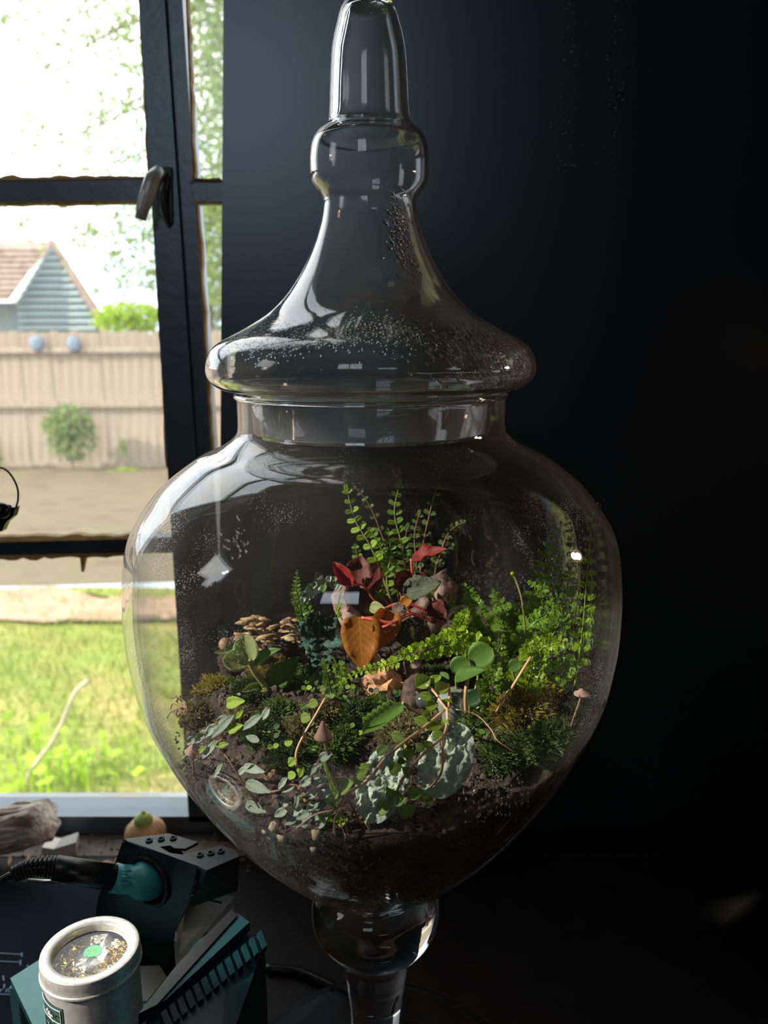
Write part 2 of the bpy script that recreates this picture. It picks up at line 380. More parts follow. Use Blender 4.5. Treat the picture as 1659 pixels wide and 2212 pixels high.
def added_side_window():  # out-of-view window, added and sized to steer the sunbeam onto the jar
    f = thing('added_window_3', '', '', (-1.06, -.32, 1.46)); f['kind'] = 'structure'; del f['category']; del f['label']
    b = B()
    for z0, z1 in ((1.46, 1.47), (1.92, 1.93)): b.box((-1.08, -.46, z0), (-1.04, -.19, z1))
    for y0, y1 in ((-.46, -.452), (-.198, -.19)): b.box((-1.08, y0, 1.46), (-1.04, y1, 1.93))
    b.make('window_frame', M['black_frame'], f)
    link('pane', mesh([(-1.06, -.455, 1.465), (-1.06, -.195, 1.465), (-1.06, -.195, 1.925), (-1.06, -.455, 1.925)], [(0, 1, 2, 3)]), M['clean_pane'], f)
added_side_window()
def added_front_window():  # unseen window added behind the camera to put a sheen on the black wall
    f = thing('added_window_2', '', '', (-.6, -2.55, 2.0)); f['kind'] = 'structure'; del f['category']; del f['label']
    b = B()
    for x0, x1 in ((-1.0, -.975), (-.225, -.2), (-.61, -.59)): b.box((x0, -2.57, 2.0), (x1, -2.53, 2.8))
    for z0, z1 in ((2.0, 2.025), (2.775, 2.8)): b.box((-1.0, -2.575, z0), (-.2, -2.525, z1))
    b.make('window_frame', M['black_frame'], f)
    link('pane', mesh([(-.98, -2.55, 2.02), (-.22, -2.55, 2.02), (-.22, -2.55, 2.78), (-.98, -2.55, 2.78)], [(0, 1, 2, 3)]), M['clean_pane'], f)
added_front_window()

# ------------------------------------------------------------------ outdoors
def outdoors():
    def ground(name, y0, y1, m, bumpy=.02, x0=-9, x1=7, nx=60, ny=30, edge=0, z=0):
        vs = []; fs = []
        for j in range(ny+1):
            for i in range(nx+1):
                x = x0+(x1-x0)*i/nx; y = y0+(y1-y0)*j/ny
                if edge and j in (0, ny): y += edge*noise.noise(V((x*.9, j*3.3, 1)))
                vs.append((x, y, GZ+z+bumpy*noise.noise(V((x*1.3, y*1.3, 0)))))
        for j in range(ny):
            for i in range(nx): a = j*(nx+1)+i; fs.append((a, a+1, a+nx+2, a+nx+1))
        o = link(name, mesh(vs, fs), m, smooth=True); return struct(o)
    D = lambda py: P(150, py, z=GZ).y
    ground('ground_lawn', .6, D(1268), M['grass'], .03)
    ground('ground_dry_grass', D(1268), 40, M['mulch'], .04, x0=-25, x1=25, edge=.5, z=.02)
    ground('ground_clay_path', D(1352), D(1298), M['clay'], .02, edge=.7, z=.035)
    # blades of grass, one uncountable mass
    rnd = random.Random(2); b = B()
    for i in range(9000):
        y = .9+(5.6-.9)*rnd.random()**.8; x = rnd.uniform(-3.4, .3)*(.3+y/5.6*.75)
        if x < -.55*(y+.6)-.3: continue
        h = rnd.uniform(.03, .09); a = rnd.uniform(0, pi); dx, dy = cos(a)*.006, sin(a)*.006; lx, ly = rnd.uniform(-.04, .04), rnd.uniform(-.04, .04)
        z = GZ+.01
        b.add([(x-dx, y-dy, z), (x+dx, y+dy, z), (x+lx, y+ly, z+h)], [(0, 1, 2)])
    tag(b.make('grass', M['blade']), 'short green lawn grass outside the window', 'grass', kind='stuff')
    # bright weeds close to the sill
    for k, (px, py, n) in enumerate(((95, 1668, 36), (165, 1640, 20), (30, 1580, 16), (250, 1640, 18))):
        b = B(); c = P(px, py, z=GZ+.1)
        for i in range(n):
            q = c+V((rnd.gauss(0, .11), rnd.gauss(0, .12), rnd.uniform(-.05, .12))); r = rnd.uniform(.02, .045); a = rnd.uniform(0, 6.3)
            u = V((cos(a), sin(a), .3)).normalized()*r; v = V((-sin(a), cos(a), rnd.uniform(.2, .9))).normalized()*r*.6
            b.add([q-u, q+v, q+u, q-v], [(0, 1, 2, 3)])
            b.tube([V((q.x, q.y, GZ)), q], .003, 3)
        tag(b.make('weed', M['bright_leaf']), ['bright green leafy weed just beyond the sill, broadest of them', 'small bright weed right of the broadest weed', 'bright weed at the left photo edge beside the stick', 'faint green weed in the lawn nearest the jar'][k], 'weed', kind='stuff')
    # leaning stick
    b = B(); p = [P(62, 1672, z=GZ+.08), P(120, 1590, z=GZ+.35), P(160, 1500, z=GZ+.62), P(190, 1470, z=GZ+.70)]
    b.tube(spline([V((p[0].x, p[0].y, GZ-.02))]+p, 4), .007, 6)
    tag(b.make('stick', M['bark2'], smooth=True), 'thin bare stick poking up from the lawn outside', 'stick')
    # fence
    fy = P(150, 1012, z=GZ).y; ft = P(150, 716, Y=fy).z
    fc = thing('wooden_fence', 'weathered tan wooden privacy fence across the back of the yard', 'fence', (-2, fy, GZ))
    wpl = .155; x = -22.0; k = 0
    me = None; rnd = random.Random(7)
    while x < 3:
        h = ft+rnd.uniform(-.015, .015); b = B()
        if me is None:
            me = mesh(*[(lambda q: (q.v, q.f))(B().slab([(0, 0, 0), (wpl-.003, 0, 0), (wpl-.003, 0, 1-.02), (wpl-.03, 0, 1), (.018, 0, 1), (0, 0, .98)], (0, .02, 0)))][0])
        mw = Matrix.Translation((x, fy+rnd.uniform(0, .012), GZ)) @ Matrix.Diagonal((1, 1, h-GZ, 1))
        link('plank', me, M['plank'], fc, mw); x += wpl
    for py0, py1 in ((748, 762), (866, 880), (1000, 1016)):
        a, c = P(150, py0, Y=fy-.05).z, P(150, py1, Y=fy-.05).z
        B().box((-22, fy-.05, c), (3, fy-.005, a)).make('rail', M['plank'], fc)
    # two grey-blue patches hung on the fence
    for k, (px, py) in enumerate(((80, 742), (160, 744))):
        c = P(px, py, Y=fy-.07); b = B(); b.blob(c, .12, seed=k, amp=.12, sq=(1, .25, 1))
        tag(b.make('fence_ornament', M['bluegrey'], smooth=True), ['left of the two grey-blue shapes on top of the fence', 'right of the two grey-blue shapes on top of the fence'][k], 'ornament', 'grey-blue shapes on the fence')
    # shrub before the fence
    def leafy(name, label, cat, c, rad, n, m, size, sq=(1, 1, 1), seed=0, flat=False, stem=None):
        rnd = random.Random(seed); t = thing(name, label, cat, (c.x, c.y, GZ)); b = B()
        for i in range(n):
            d = V((rnd.gauss(0, 1), rnd.gauss(0, 1), rnd.gauss(0, 1)))
            d = d.normalized()*rad*rnd.random()**.45
            q = c+V((d.x*sq[0], d.y*sq[1], d.z*sq[2])); r = size*rnd.uniform(.6, 1.3)
            u = V((rnd.gauss(0, 1), rnd.gauss(0, 1), rnd.gauss(0, 1))).normalized()*r; v = u.orthogonal().normalized()*r*.45
            b.add([q-u, q+v, q+u, q-v], [(0, 1, 2, 3)])
        o = b.make('foliage', m, t); o['kind'] = 'stuff'
        s = B(); s.tube([V((c.x, c.y, GZ-.03)), c], .02 if stem is None else stem, 6)
        for i in range(7):
            d = V((rnd.gauss(0, 1), rnd.gauss(0, 1), abs(rnd.gauss(0, 1)))).normalized()*rad*.8
            s.tube([V((c.x, c.y, c.z-rad*sq[2]*.6)), c+V((d.x*sq[0], d.y*sq[1], d.z*sq[2]))], .008, 4)
        s.make('stem', M['bark'], t); return t
    yy = fy-.35
    leafy('shrub', 'hazy green shrub growing before the middle of the fence', 'shrub', P(150, 935, Y=yy), .42, 700, M['foliage2'], .055, (1.05, .4, 1.1), 1)
    leafy('shrub', 'small narrow sprig against the fence right of the shrub', 'shrub', P(264, 965, Y=yy), .12, 60, M['foliage2'], .04, (.7, .5, 1.3), 2)
    leafy('ground_plant', 'low yellow-green clump at the foot of the fence', 'plant', P(272, 1022, Y=yy), .25, 200, M['bright_leaf'], .05, (1.2, .4, .35), 3)
    leafy('tall_bush', 'lime green bush top showing above the fence', 'bush', P(285, 690, Y=fy+2.5), .55, 800, M['bright_leaf'], .07, (1.5, .6, .55), 4, stem=.05)
    leafy('tall_bush', 'grey-green bush behind the fence seen in the narrow pane', 'bush', P(455, 640, Y=fy+2.2), 1.0, 1000, M['foliage'], .08, (.6, .5, 1.5), 5, stem=.05)
    leafy('tall_bush', 'shadowy green bush at the left end of the fence', 'bush', P(-25, 980, Y=yy), .30, 260, M['foliage2'], .05, (.7, .4, 1.0), 6)
    # neighbour's house
    hy = 19.0
    h = thing('neighbour_house', 'pale clapboard house with brown shingle roof behind the fence', 'house', P(60, 760, Y=hy))
    A = P(112, 530, Y=hy); Lb = P(38, 652, Y=hy); Rb = P(212, 700, Y=hy)
    n = 15; zb = P(100, 800, Y=hy).z
    def xl(z): return Lb.x if z < Lb.z else Lb.x+(A.x-Lb.x)*(z-Lb.z)/(A.z-Lb.z)
    def xr(z): return Rb.x if z < Rb.z else Rb.x+(A.x-Rb.x)*(z-Rb.z)/(A.z-Rb.z)
    hh = (A.z-zb)/18
    for i in range(18):
        z0 = zb+hh*i; z1 = z0+hh*.95
        B().slab([(xl(z0), hy-.12, z0), (xr(z0), hy-.12, z0), (xr(z1), hy, z1), (xl(z1), hy, z1)], (0, .1, 0)).make('siding_board', M['siding'], h)
    B().box((Lb.x-6, hy+.3, GZ), (Lb.x, hy+.5, Lb.z)).make('wall', M['siding'], h)
    B().slab([(Lb.x, hy+.12, GZ), (Rb.x, hy+.12, GZ), (Rb.x, hy+.12, Rb.z), (A.x, hy+.12, A.z), (Lb.x, hy+.12, Lb.z)], (-2.6, 5, 0)).make('wall', M['siding'], h)
    Al = A+V((-7, 0, .0)); Ll = Lb+V((-7, 0, .0))
    for i in range(10):
        t0, t1 = i/10, (i+1.12)/10
        a, b2, c, d = Al.lerp(Ll, t0), A.lerp(Lb, t0), A.lerp(Lb, t1), Al.lerp(Ll, t1)
        off = V((0, -.12-.3*t0, .02)); o2 = V((0, -.18-.3*t1, .02))
        B().slab([a+off, b2+off, c+o2, d+o2], (0, .05, .06)).make('shingle_course', M['shingle'], h)
    B().slab([A+V((-.05, -.1, .12)), A+V((.1, -.1, .12)), Rb+V((.35, -.1, -.1)), Rb+V((.15, -.1, -.22))], (-2.6, 5, 0)).make('roof_edge', M['shingle'], h)
    # tree, trunk hidden behind the black wall, branches reaching left
    ty = 7.0; rnd = random.Random(11)
    tr = thing('tree', 'leafy tree branches hanging before the bright sky', 'tree', (P(760, 900, Y=ty).x, ty, GZ))
    tx = P(760, 500, Y=ty).x
    B().tube([(tx, ty, GZ-.05), (tx-.1, ty, 2), (tx, ty, 5)], [.16, .13, .08], 8).make('trunk', M['bark'], tr, True)
    lb = B(); nb = 0
    ends = [((0, 20), -140), ((40, 170), 40), ((120, 60), -60), ((150, 280), 140), ((90, 320), 200), ((215, 80), -80), ((200, 370), 250), ((260, 200), 80),
            ((60, 470), 330), ((150, 520), 420), ((230, 560), 480), ((300, 480), 420), ((290, 600), 520), ((330, 120), 0), ((440, 60), -60), ((440, 250), 180), ((450, 480), 430), ((350, 20), -100), ((445, 150), 60)]
    for (ex, ey), sy in ends:
        Yb = ty+rnd.uniform(-.8, .8)
        s0 = V((tx, ty, P(760, sy, Y=ty).z)); e = P(ex, ey, Y=Yb); mid = s0.lerp(e, .5)+V((0, 0, rnd.uniform(.1, .35)))
        pts = spline([s0, mid, e], 10)
        B().tube(pts, [.02*(1-i/len(pts))+.004 for i in range(len(pts))], 5).make('branch', M['bark'], tr, True)
        for i, p in enumerate(pts):
            if i < 4: continue
            k = 10 if ex > 180 else 6
            for s in range(k):
                tw = p+V((rnd.gauss(0, .13), rnd.gauss(0, .2), rnd.gauss(-.04, .13)))
                for l in range(4):
                    q = tw+V((rnd.gauss(0, .035), rnd.gauss(0, .05), rnd.gauss(0, .035))); r = rnd.uniform(.02, .04)
                    u = V((rnd.gauss(0, 1), rnd.gauss(0, 1), rnd.gauss(0, 1))).normalized()*r; v = u.orthogonal().normalized()*r*.5
                    lb.add([q-u, q+v, q+u, q-v], [(0, 1, 2, 3)])
    for i in range(2600):
        py = rnd.uniform(-60, 660); q = P(rnd.gauss(470, 45), py, Y=ty+rnd.uniform(-.5, .5)); r = rnd.uniform(.02, .045)
        u = V((rnd.gauss(0, 1), rnd.gauss(0, 1), rnd.gauss(0, 1))).normalized()*r; v = u.orthogonal().normalized()*r*.5
        lb.add([q-u, q+v, q+u, q-v], [(0, 1, 2, 3)])
    lb.make('foliage', M['foliage'], tr)['kind'] = 'stuff'
    # outer sill
    zs = .795
    y1 = P(200, 1712, z=zs).y
    b = B(); b.box((-1.2, WY+.03, zs-.05), (P(412, 1760, Y=WY+.03).x, y1, zs)); struct(b.make('trim_1', M['sill']))
M['bark2'] = mat('dry_stick', [(.40, .33, .26), (.56, .49, .40)], 12, .9)
outdoors()

# ------------------------------------------------------------------ table
def table():
    t = thing('work_table', 'black work table carrying the jar and the soldering tools', 'table', (0, 0, 0))
    B().box((-1.0, -.55, TZ-.03), (1.2, .30, TZ)).make('tabletop', M['table'], t)
    me = None
    for x in (-.95, 1.12):
        for y in (-.5, .24):
            B().box((x, y, 0), (x+.05, y+.05, TZ-.03)).make('leg', M['table'], t)
table()
def ledge():
    b = B().box((-1.0, .30, TZ-.04), (.1, WY, TZ+.001)); struct(b.make('trim_2', M['ledge']))
ledge()

# ------------------------------------------------------------------ the jar
BOWL = [(1.3201, .0830), (1.301, .083), (1.2947, .0852), (1.2884, .0931), (1.2834, .1043), (1.2786, .1126), (1.2662, .129), (1.2554, .1388), (1.2465, .1451), (1.239, .1495), (1.2326, .1522), (1.2254, .154), (1.2125, .1558), (1.1983, .1569), (1.1856, .1571), (1.1667, .1563), (1.1446, .153), (1.1331, .1503), (1.1201, .1458), (1.1056, .1397), (1.091, .1325), (1.0724, .1219), (1.0525, .1088), (1.0355, .0964), (1.0198, .083), (1.0022, .0662), (.9890, .0500), (.9790, .0330), (.9730, .0150), (.9715, .0001)]
LID = [(.0001, 1.5465), (.0080, 1.5445), (.0131, 1.5409), (.0162, 1.536), (.0180, 1.530), (.0205, 1.5206), (.0217, 1.5123), (.0226, 1.4976), (.0234, 1.4820), (.0245, 1.4768), (.0275, 1.4738), (.0312, 1.4705), (.0336, 1.4660), (.0348, 1.460), (.0351, 1.4535), (.0347, 1.4461), (.0328, 1.4414), (.0290, 1.4368), (.0276, 1.4331), (.0280, 1.4291), (.0296, 1.4211), (.0342, 1.4078), (.0408, 1.3944), (.05, 1.3809), (.0608, 1.37), (.0731, 1.3618), (.0826, 1.3564), (.0926, 1.351), (.0980, 1.3456), (.1007, 1.3375), (.0999, 1.3307), (.0965, 1.3267), (.0916, 1.3238), (.0850, 1.3222)]
BR = lambda z: interp(BOWL, z)
def jar():
    J = thing('glass_jar', 'large clear footed glass jar holding a planted terrarium', 'jar', (0, 0, TZ))
    prof = smooth_prof([(r, z) for z, r in BOWL], 3)
    B().lathe(prof, 128).make('bowl', M['bowl'], J, True)
    inner = [(max(r-.0026, .0001), z+(.004 if z < 1.0 else 0)) for r, z in prof if r > .002]
    B().lathe(inner, 128).make('bowl_inner_wall', M['bowl_in'], J, True)
    kn = [(.0001, .972), (.020, .9725), (.034, .977), (.0400, .9735), (.0440, .967), (.0458, .956), (.0448, .946), (.0400, .936), (.0330, .9275), (.0275, .9222), (.0245, .918), (.0232, .905), (.0221, .8985), (.0205, .885), (.0195, .8762), (.0187, .8595), (.0186, .845), (.0195, .832), (.023, .822), (.034, .8135), (.06, .807), (.10, .8025), (.108, .801), (.1105, .798), (.1105, .794), (.108, .7905), (.09, .794), (.0001, .797)]
    kp = smooth_prof(kn[:10], 4)+smooth_prof(kn[10:], 3)
    B().lathe(kp, 96).make('stem', M['solid'], J, True)
    # hair-thin seam rings of glass at the neck
    B().lathe([(.0835+.0016*cos(a), 1.3192+.0016*sin(a)) for a in [i*pi/4 for i in range(8)]], 96, close=True).make('rim', M['solid'], J, True)
    return J
J = jar()
def lid():
    L = thing('glass_lid', 'pagoda-shaped clear glass lid with finial, misted inside', 'lid', (0, 0, 1.3222))
    out = smooth_prof(LID, 3)
    # inner wall, thicker in the finial
    pts = []
    for i, (r, z) in enumerate(out):
        a = out[max(i-1, 0)]; b = out[min(i+1, len(out)-1)]
        tx, tz = b[0]-a[0], b[1]-a[1]; l = sqrt(tx*tx+tz*tz) or 1; nx, nz = -tz/l, tx/l   # outward normal
        th = .0022 if z < 1.47 else .0045
        pts.append((r-nx*th*1, z-nz*th) if nx > -2 else (r, z))
    inn = [(max(r, .0001), min(z, 1.537)) for r, z in pts]
    # stopper flange reaching into the neck
    fl = [(.0795, 1.3215), (.0765, 1.3195), (.0745, 1.314), (.0742, 1.298), (.0735, 1.2955), (.0725, 1.298), (.0722, 1.3150), (.0735, 1.3215), (.0775, 1.3255), (.0840, 1.3262)]
    inn = [q for q in inn if not (q[0] > .083 and q[1] < 1.3262)]
    B().lathe(out+fl+inn[::-1], 128).make('lid_glass', M['lid'], L, True)
    # condensation drops clinging to the outer skin of the dome
    rnd = random.Random(3); b = B()
    def drop(th, z, s):
        r = interp([(zz, rr) for rr, zz in LID[19:]], z)-.0022
        c = V((r*cos(th), r*sin(th), z)); nrm = V((cos(th), sin(th), .45)).normalized(); u = nrm.orthogonal().normalized(); v = nrm.cross(u)
        n = 7; vs = [c+nrm*(-s*.55)]
        for k, rr in ((1, .75), (2, 1.0)):
            for j in range(n):
                a = 2*pi*j/n; vs.append(c+(u*cos(a)+v*sin(a)*1.3)*s*rr+nrm*(-s*.30 if k == 1 else s*.02))
        fs = [(0, 1+j, 1+(j+1) % n) for j in range(n)]+[(1+j, 1+n+j, 1+n+(j+1) % n, 1+(j+1) % n) for j in range(n)]
        b.add(vs, fs)
    for i in range(5200):
        th = rnd.uniform(-pi, 0); z = rnd.gauss(1.352, .0085)
        if not 1.331 < z < 1.42: continue
        side = (cos(th)+1)/2      # 0 left, 1 right
        dens = exp(-((z-1.354+.004*sin(th*5))/.008)**2)
        if rnd.random() > dens*.9: continue
        drop(th, z, rnd.uniform(.0003, .0006)+.0009*side*rnd.random())
    for i in range(260):
        drop(rnd.gauss(-1.0, .12), rnd.gauss(1.41, .012), rnd.uniform(.0005, .0013))
    for i in range(300):
        drop(rnd.gauss(-.6, .3), rnd.gauss(1.336, .006), rnd.uniform(.0005, .0014))
    b.make('condensation', M['drop'], L, True)['kind'] = 'stuff'
    # lint on the lid
    b = B()
    for (px, py) in ((590, 800), (620, 830), (700, 665), (790, 665), (865, 740), (1000, 790), (880, 895), (960, 905), (600, 870), (1010, 720), (730, 745)):
        z = None
        ang = math.asin(max(-1, min(1, (px-800)/380))); 
        q = P(px, py, Y=-.09*cos(ang)-.012)
        pts = [q]
        d = V((rnd.uniform(-1, 1), 0, rnd.uniform(-.6, .6)))
        for k in range(7):
            d = (d+V((rnd.gauss(0, .6), 0, rnd.gauss(0, .5)))).normalized(); pts.append(pts[-1]+d*.0022)
        b.tube(spline(pts, 3), .00009, 3)
    b.make('lint_fibres', M['lint'], L)['kind'] = 'stuff'
lid()

# ------------------------------------------------------------------ terrarium: soil and ground
def sst(x, a, b):
    t = max(0, min(1, (x-a)/(b-a))); return t*t*(3-2*t)
def zs(x, y):
    r = sqrt(x*x+y*y)
    z = 1.098+.030*sst(y, -.10, .05)+.016*sst(x, .02, .13)-.026*sst(-x, .06, .135)
    z += .010*noise.noise(V((x*26, y*26, 1)))+.004*noise.noise(V((x*80, y*80, 4)))
    return z
def G(px, py, up=0):
    z = 1.11
    for i in range(14):
        p = P(px, py, z=z); z = z*.4+.6*(zs(p.x, p.y)+up)
    return P(px, py, z=z)
def onglass(px, py, off=.006):
    """point just inside the front wall of the bowl"""
    d = (P(px, py, Y=0)-CAM); s = .3
    while s < 1.2:
        p = CAM+d*s
        if sqrt(p.x**2+p.y**2) < BR(p.z)-off: return p
        s += .002
    return CAM+d
M['soil'] = mat('potting_soil', [(.012, .009, .007), (.035, .024, .017), (.075, .052, .038)], 130, .95, bump=1.0, bscale=260, bdist=.003)
M['crumb'] = mat('soil_crumb', [(.014, .01, .007), (.05, .034, .024), (.10, .07, .05)], 60, .9, bump=.4)
def soil():
    n = 120; vs = []; fs = []; rnd = random.Random(5)
    rings = []
    for j in range(14):
        f = j/13; ring = []
        for i in range(n):
            th = 2*pi*i/n; zt = 1.10
            for _ in range(6):
                r = BR(zt)-.0048; zt = zs(r*cos(th), r*sin(th))
            z = .980+(zt-.980)*f; r = BR(z)-.0048-(.0012*abs(noise.noise(V((cos(th)*9, sin(th)*9, z*90))))); ring.append((max(r, .003)*cos(th), max(r, .003)*sin(th), z))
        rings.append(ring)
    edge = rings[-1]
    for k in range(1, 36):
        f = 1-k/35.5; rings.append([(x*f, y*f, zs(x*f, y*f)) for x, y, z in edge])
    for rg in rings: vs += rg
    for k in range(len(rings)-1):
        for i in range(n): a = k*n; fs.append((a+i, a+(i+1) % n, a+n+(i+1) % n, a+n+i))
    fs.append(tuple(range(n))[::-1]); fs.append(tuple((len(rings)-1)*n+i for i in range(n)))
    o = link('soil', mesh(vs, fs), M['soil'], smooth=True)
    tag(o, 'dark brown potting soil filling the bottom of the jar', 'soil', kind='stuff')
    b = B()
    for i in range(1500):
        r = .128*sqrt(rnd.random()); th = rnd.uniform(0, 2*pi); x, y = r*cos(th), r*sin(th); z = zs(x, y)
        if r > BR(z)-.008: continue
        b.blob((x, y, z), rnd.uniform(.0008, .0030), seed=i, amp=.35, nu=6, nv=4)
    for i in range(900):
        th = rnd.uniform(-pi, 0)*1.0; z = rnd.uniform(1.0, 1.10); r = BR(z)-.0052
        b.blob((r*cos(th), r*sin(th), z), rnd.uniform(.0005, .0014), seed=i, amp=.3, nu=6, nv=4)
    tag(b.make('soil_crumbs', M['crumb']), 'loose crumbs of soil and bark lying on the terrarium soil', 'soil', kind='stuff')
soil()

M['moss_green'] = leaf_mat('moss_green', (.12, .19, .04), (.1, .2, .05), trans=.35, vein_amt=0)
M['moss_tan'] = leaf_mat('moss_tan', (.22, .20, .09), (.2, .2, .1), trans=.35, vein_amt=0)
M['moss_gold'] = leaf_mat('moss_gold', (.26, .22, .04), (.2, .2, .1), trans=.35, vein_amt=0)
M['moss_dark'] = leaf_mat('moss_dark', (.055, .085, .02), (.1, .2, .05), trans=.3, vein_amt=0)
def moss(px, py, rp, m, label, n=900, hgt=.010, up=0, seed=0, h2=.6):
    rnd = random.Random(seed+90); c = G(px, py, up); r = rp*.00031*.95; b = B()
    b.blob((c.x, c.y, c.z-.002), r, seed=seed, amp=.18, nu=18, nv=10, sq=(1, 1, h2))
    for i in range(n):
        th = rnd.uniform(0, 2*pi); ph = rnd.uniform(0, 1.45); d = V((sin(ph)*cos(th), sin(ph)*sin(th), cos(ph)))
        k = 1+.18*noise.noise(d*2+V((seed*7.3, seed*1.7, 0)))*2
        q = V((c.x, c.y, c.z-.002))+V((d.x, d.y, d.z*h2))*r*k*.98
        l = hgt*rnd.uniform(.3, .8); dr = (d+V((rnd.gauss(0, .5), rnd.gauss(0, .5), rnd.gauss(.2, .4)))).normalized()
        s = dr.cross(V((rnd.gauss(0, 1), rnd.gauss(0, 1), rnd.gauss(0, 1)))).normalized()*.00035
        b.add([q-s, q+s, q+dr*l*.6+s*.8+V((0, 0, .0003)), q+dr*l+V((0, 0, -l*.2))], [(0, 1, 2), (0, 2, 3)])
    for i, v in enumerate(b.v):
        rr = sqrt(v.x*v.x+v.y*v.y); mx = BR(v.z)-.0055
        if rr > mx: b.v[i] = V((v.x*mx/rr, v.y*mx/rr, v.z))
    tag(b.make('moss_cushion', M[m]), label, 'moss', kind='stuff')
moss(600, 1545, 46, 'moss_green', 'green moss cushion in the left half, behind the pale vine', seed=1)
moss(655, 1580, 46, 'moss_tan', 'tan-tipped moss cushion left of the pointed mushroom', seed=2)
moss(712, 1622, 40, 'moss_green', 'tufted green moss round the pointed mushroom stem', seed=3, hgt=.014)
moss(885, 1590, 62, 'moss_tan', 'broad tan moss cushion behind the two silvery leaves', seed=4, n=1400)
moss(548, 1492, 40, 'moss_dark', 'dark moss cushion under the pale succulent', seed=5)
moss(470, 1490, 46, 'moss_gold', 'olive gold moss cushion against the left glass', seed=6)
moss(425, 1545, 40, 'moss_tan', 'brownish moss lump lowest at the left glass', seed=7)
moss(1125, 1545, 56, 'moss_gold', 'golden moss cushion below the bright ferns at right', seed=8, n=1400, hgt=.014)
moss(1190, 1610, 70, 'moss_dark', 'dark moss mound low at the right glass', seed=9, n=1400, hgt=.012)
moss(1095, 1640, 56, 'moss_dark', 'dark moss mound right of the larger silvery leaf', seed=10, hgt=.012)
moss(765, 1545, 44, 'moss_dark', 'dark green moss cushion between mushroom and serrated leaf', seed=11)
moss(640, 1470, 44, 'moss_green', 'moss cushion below the blue-green crinkled leaves', seed=12)
moss(1240, 1520, 50, 'moss_dark', 'moss mound beside the little mushroom at right', seed=13)
moss(745, 1600, 34, 'moss_green', 'curly moss tuft just right of the pointed mushroom', seed=14, hgt=.013)
moss(970, 1610, 40, 'moss_tan', 'moss tuft between the two silvery leaves', seed=15)
moss(500, 1420, 40, 'moss_gold', 'moss heap behind the pale succulent at the left glass', seed=16)

moss(575, 1590, 42, 'moss_dark', 'dark moss behind the silvery vine', seed=17)
moss(520, 1560, 40, 'moss_tan', 'tan moss between vine leaves at lower left', seed=18)
moss(620, 1640, 40, 'moss_dark', 'dark moss under the thin round-leaved stem', seed=19)
moss(820, 1530, 40, 'moss_green', 'low moss just below the orange bark', seed=20)
moss(1030, 1570, 44, 'moss_green', 'moss below the round dark leaves', seed=21)
moss(1150, 1500, 50, 'moss_gold', 'golden moss deep in the bright ferns', seed=22)
moss(590, 1450, 50, 'moss_gold', 'olive moss bank behind the pale succulent stem', seed=23)
moss(700, 1540, 36, 'moss_tan', 'tan moss just behind the pointed mushroom', seed=24)
moss(940, 1470, 46, 'moss_dark', 'dark moss behind the creeping plant top', seed=25)
# ------------------------------------------------------------------ leaves
def wid(shape, t):
    if shape == 'round': return sqrt(max(0, 1-(2*t-1)**2))
    if shape == 'ovate': return (sin(pi*t**.72))**.8 if 0 < t < 1 else 0
    if shape == 'heart': return (sin(pi*min(1, .10+t*.90)**.70))**.75 if t < 1 else 0
    if shape == 'lance': return sin(pi*t**.85)**1.2 if 0 < t < 1 else 0
    if shape == 'oblong': return min(1, sin(pi*t)*1.8) if 0 < t < 1 else 0
    if shape == 'fan': return (t**.8)*(1.0 if t < .75 else sqrt(max(0, 1-((t-.75)/.25)**2)))
def inside(p, off=.006):
    p = V(p); rr = sqrt(p.x*p.x+p.y*p.y); mx = BR(p.z)-off
    return V((p.x*mx/rr, p.y*mx/rr, p.z)) if rr > mx and p.z < 1.31 else p
LC = {}
def leaf_mesh(shape, curl=0, cup=.15, serr=0, wave=0, asym=0, nteeth=11, nv=12, nu=6, thick=.012, seed=0, crink=0):
    key = (shape, curl, cup, serr, wave, asym, nteeth, thick, seed, crink)
    if key in LC: return LC[key]
    vs = []; uv = []; fs = []
    nv = max(nv, nteeth*2 if serr else nv)
    for side in (0, 1):
        for j in range(nv+1):
            t = j/nv; wv = wid(shape, t)
            if serr: wv *= 1+serr*(((t*nteeth) % 1)-.5)
            for i in range(nu+1):
                u = -1+2*i/nu; x = u*.5*wv*(1+asym*(1 if u > 0 else -1))
                z = curl*t*t+cup*(u*u)*wv-cup*.3+wave*sin(t*11+seed)*u*u*wv+wave*.5*sin(t*19+seed*2)*abs(u)*wv
                if crink: z += crink*noise.noise(V((x*7, t*7, seed)))+crink*.5*noise.noise(V((x*17, t*17, seed)))+crink*.22*noise.noise(V((x*42, t*42, seed)))
                vs.append((x, t-.25*abs(curl)*t*t, z-(thick if side else 0))); uv.append(((u+1)/2, t))
    k = (nv+1)*(nu+1); q = nu+1
    for j in range(nv):
        for i in range(nu):
            a = j*q+i; fs.append((a, a+1, a+q+1, a+q)); fs.append((k+a, k+a+q, k+a+q+1, k+a+1))
    for j in range(nv):
        fs.append((j*q, j*q+q, k+j*q+q, k+j*q)); a = j*q+nu; fs.append((a, k+a, k+a+q, a+q))
    me = mesh(vs, fs, uv, 'leaf'); me.polygons.foreach_set('use_smooth', [True]*len(me.polygons)); me['sm'] = 1
    LC[key] = me; return me
MC = {}
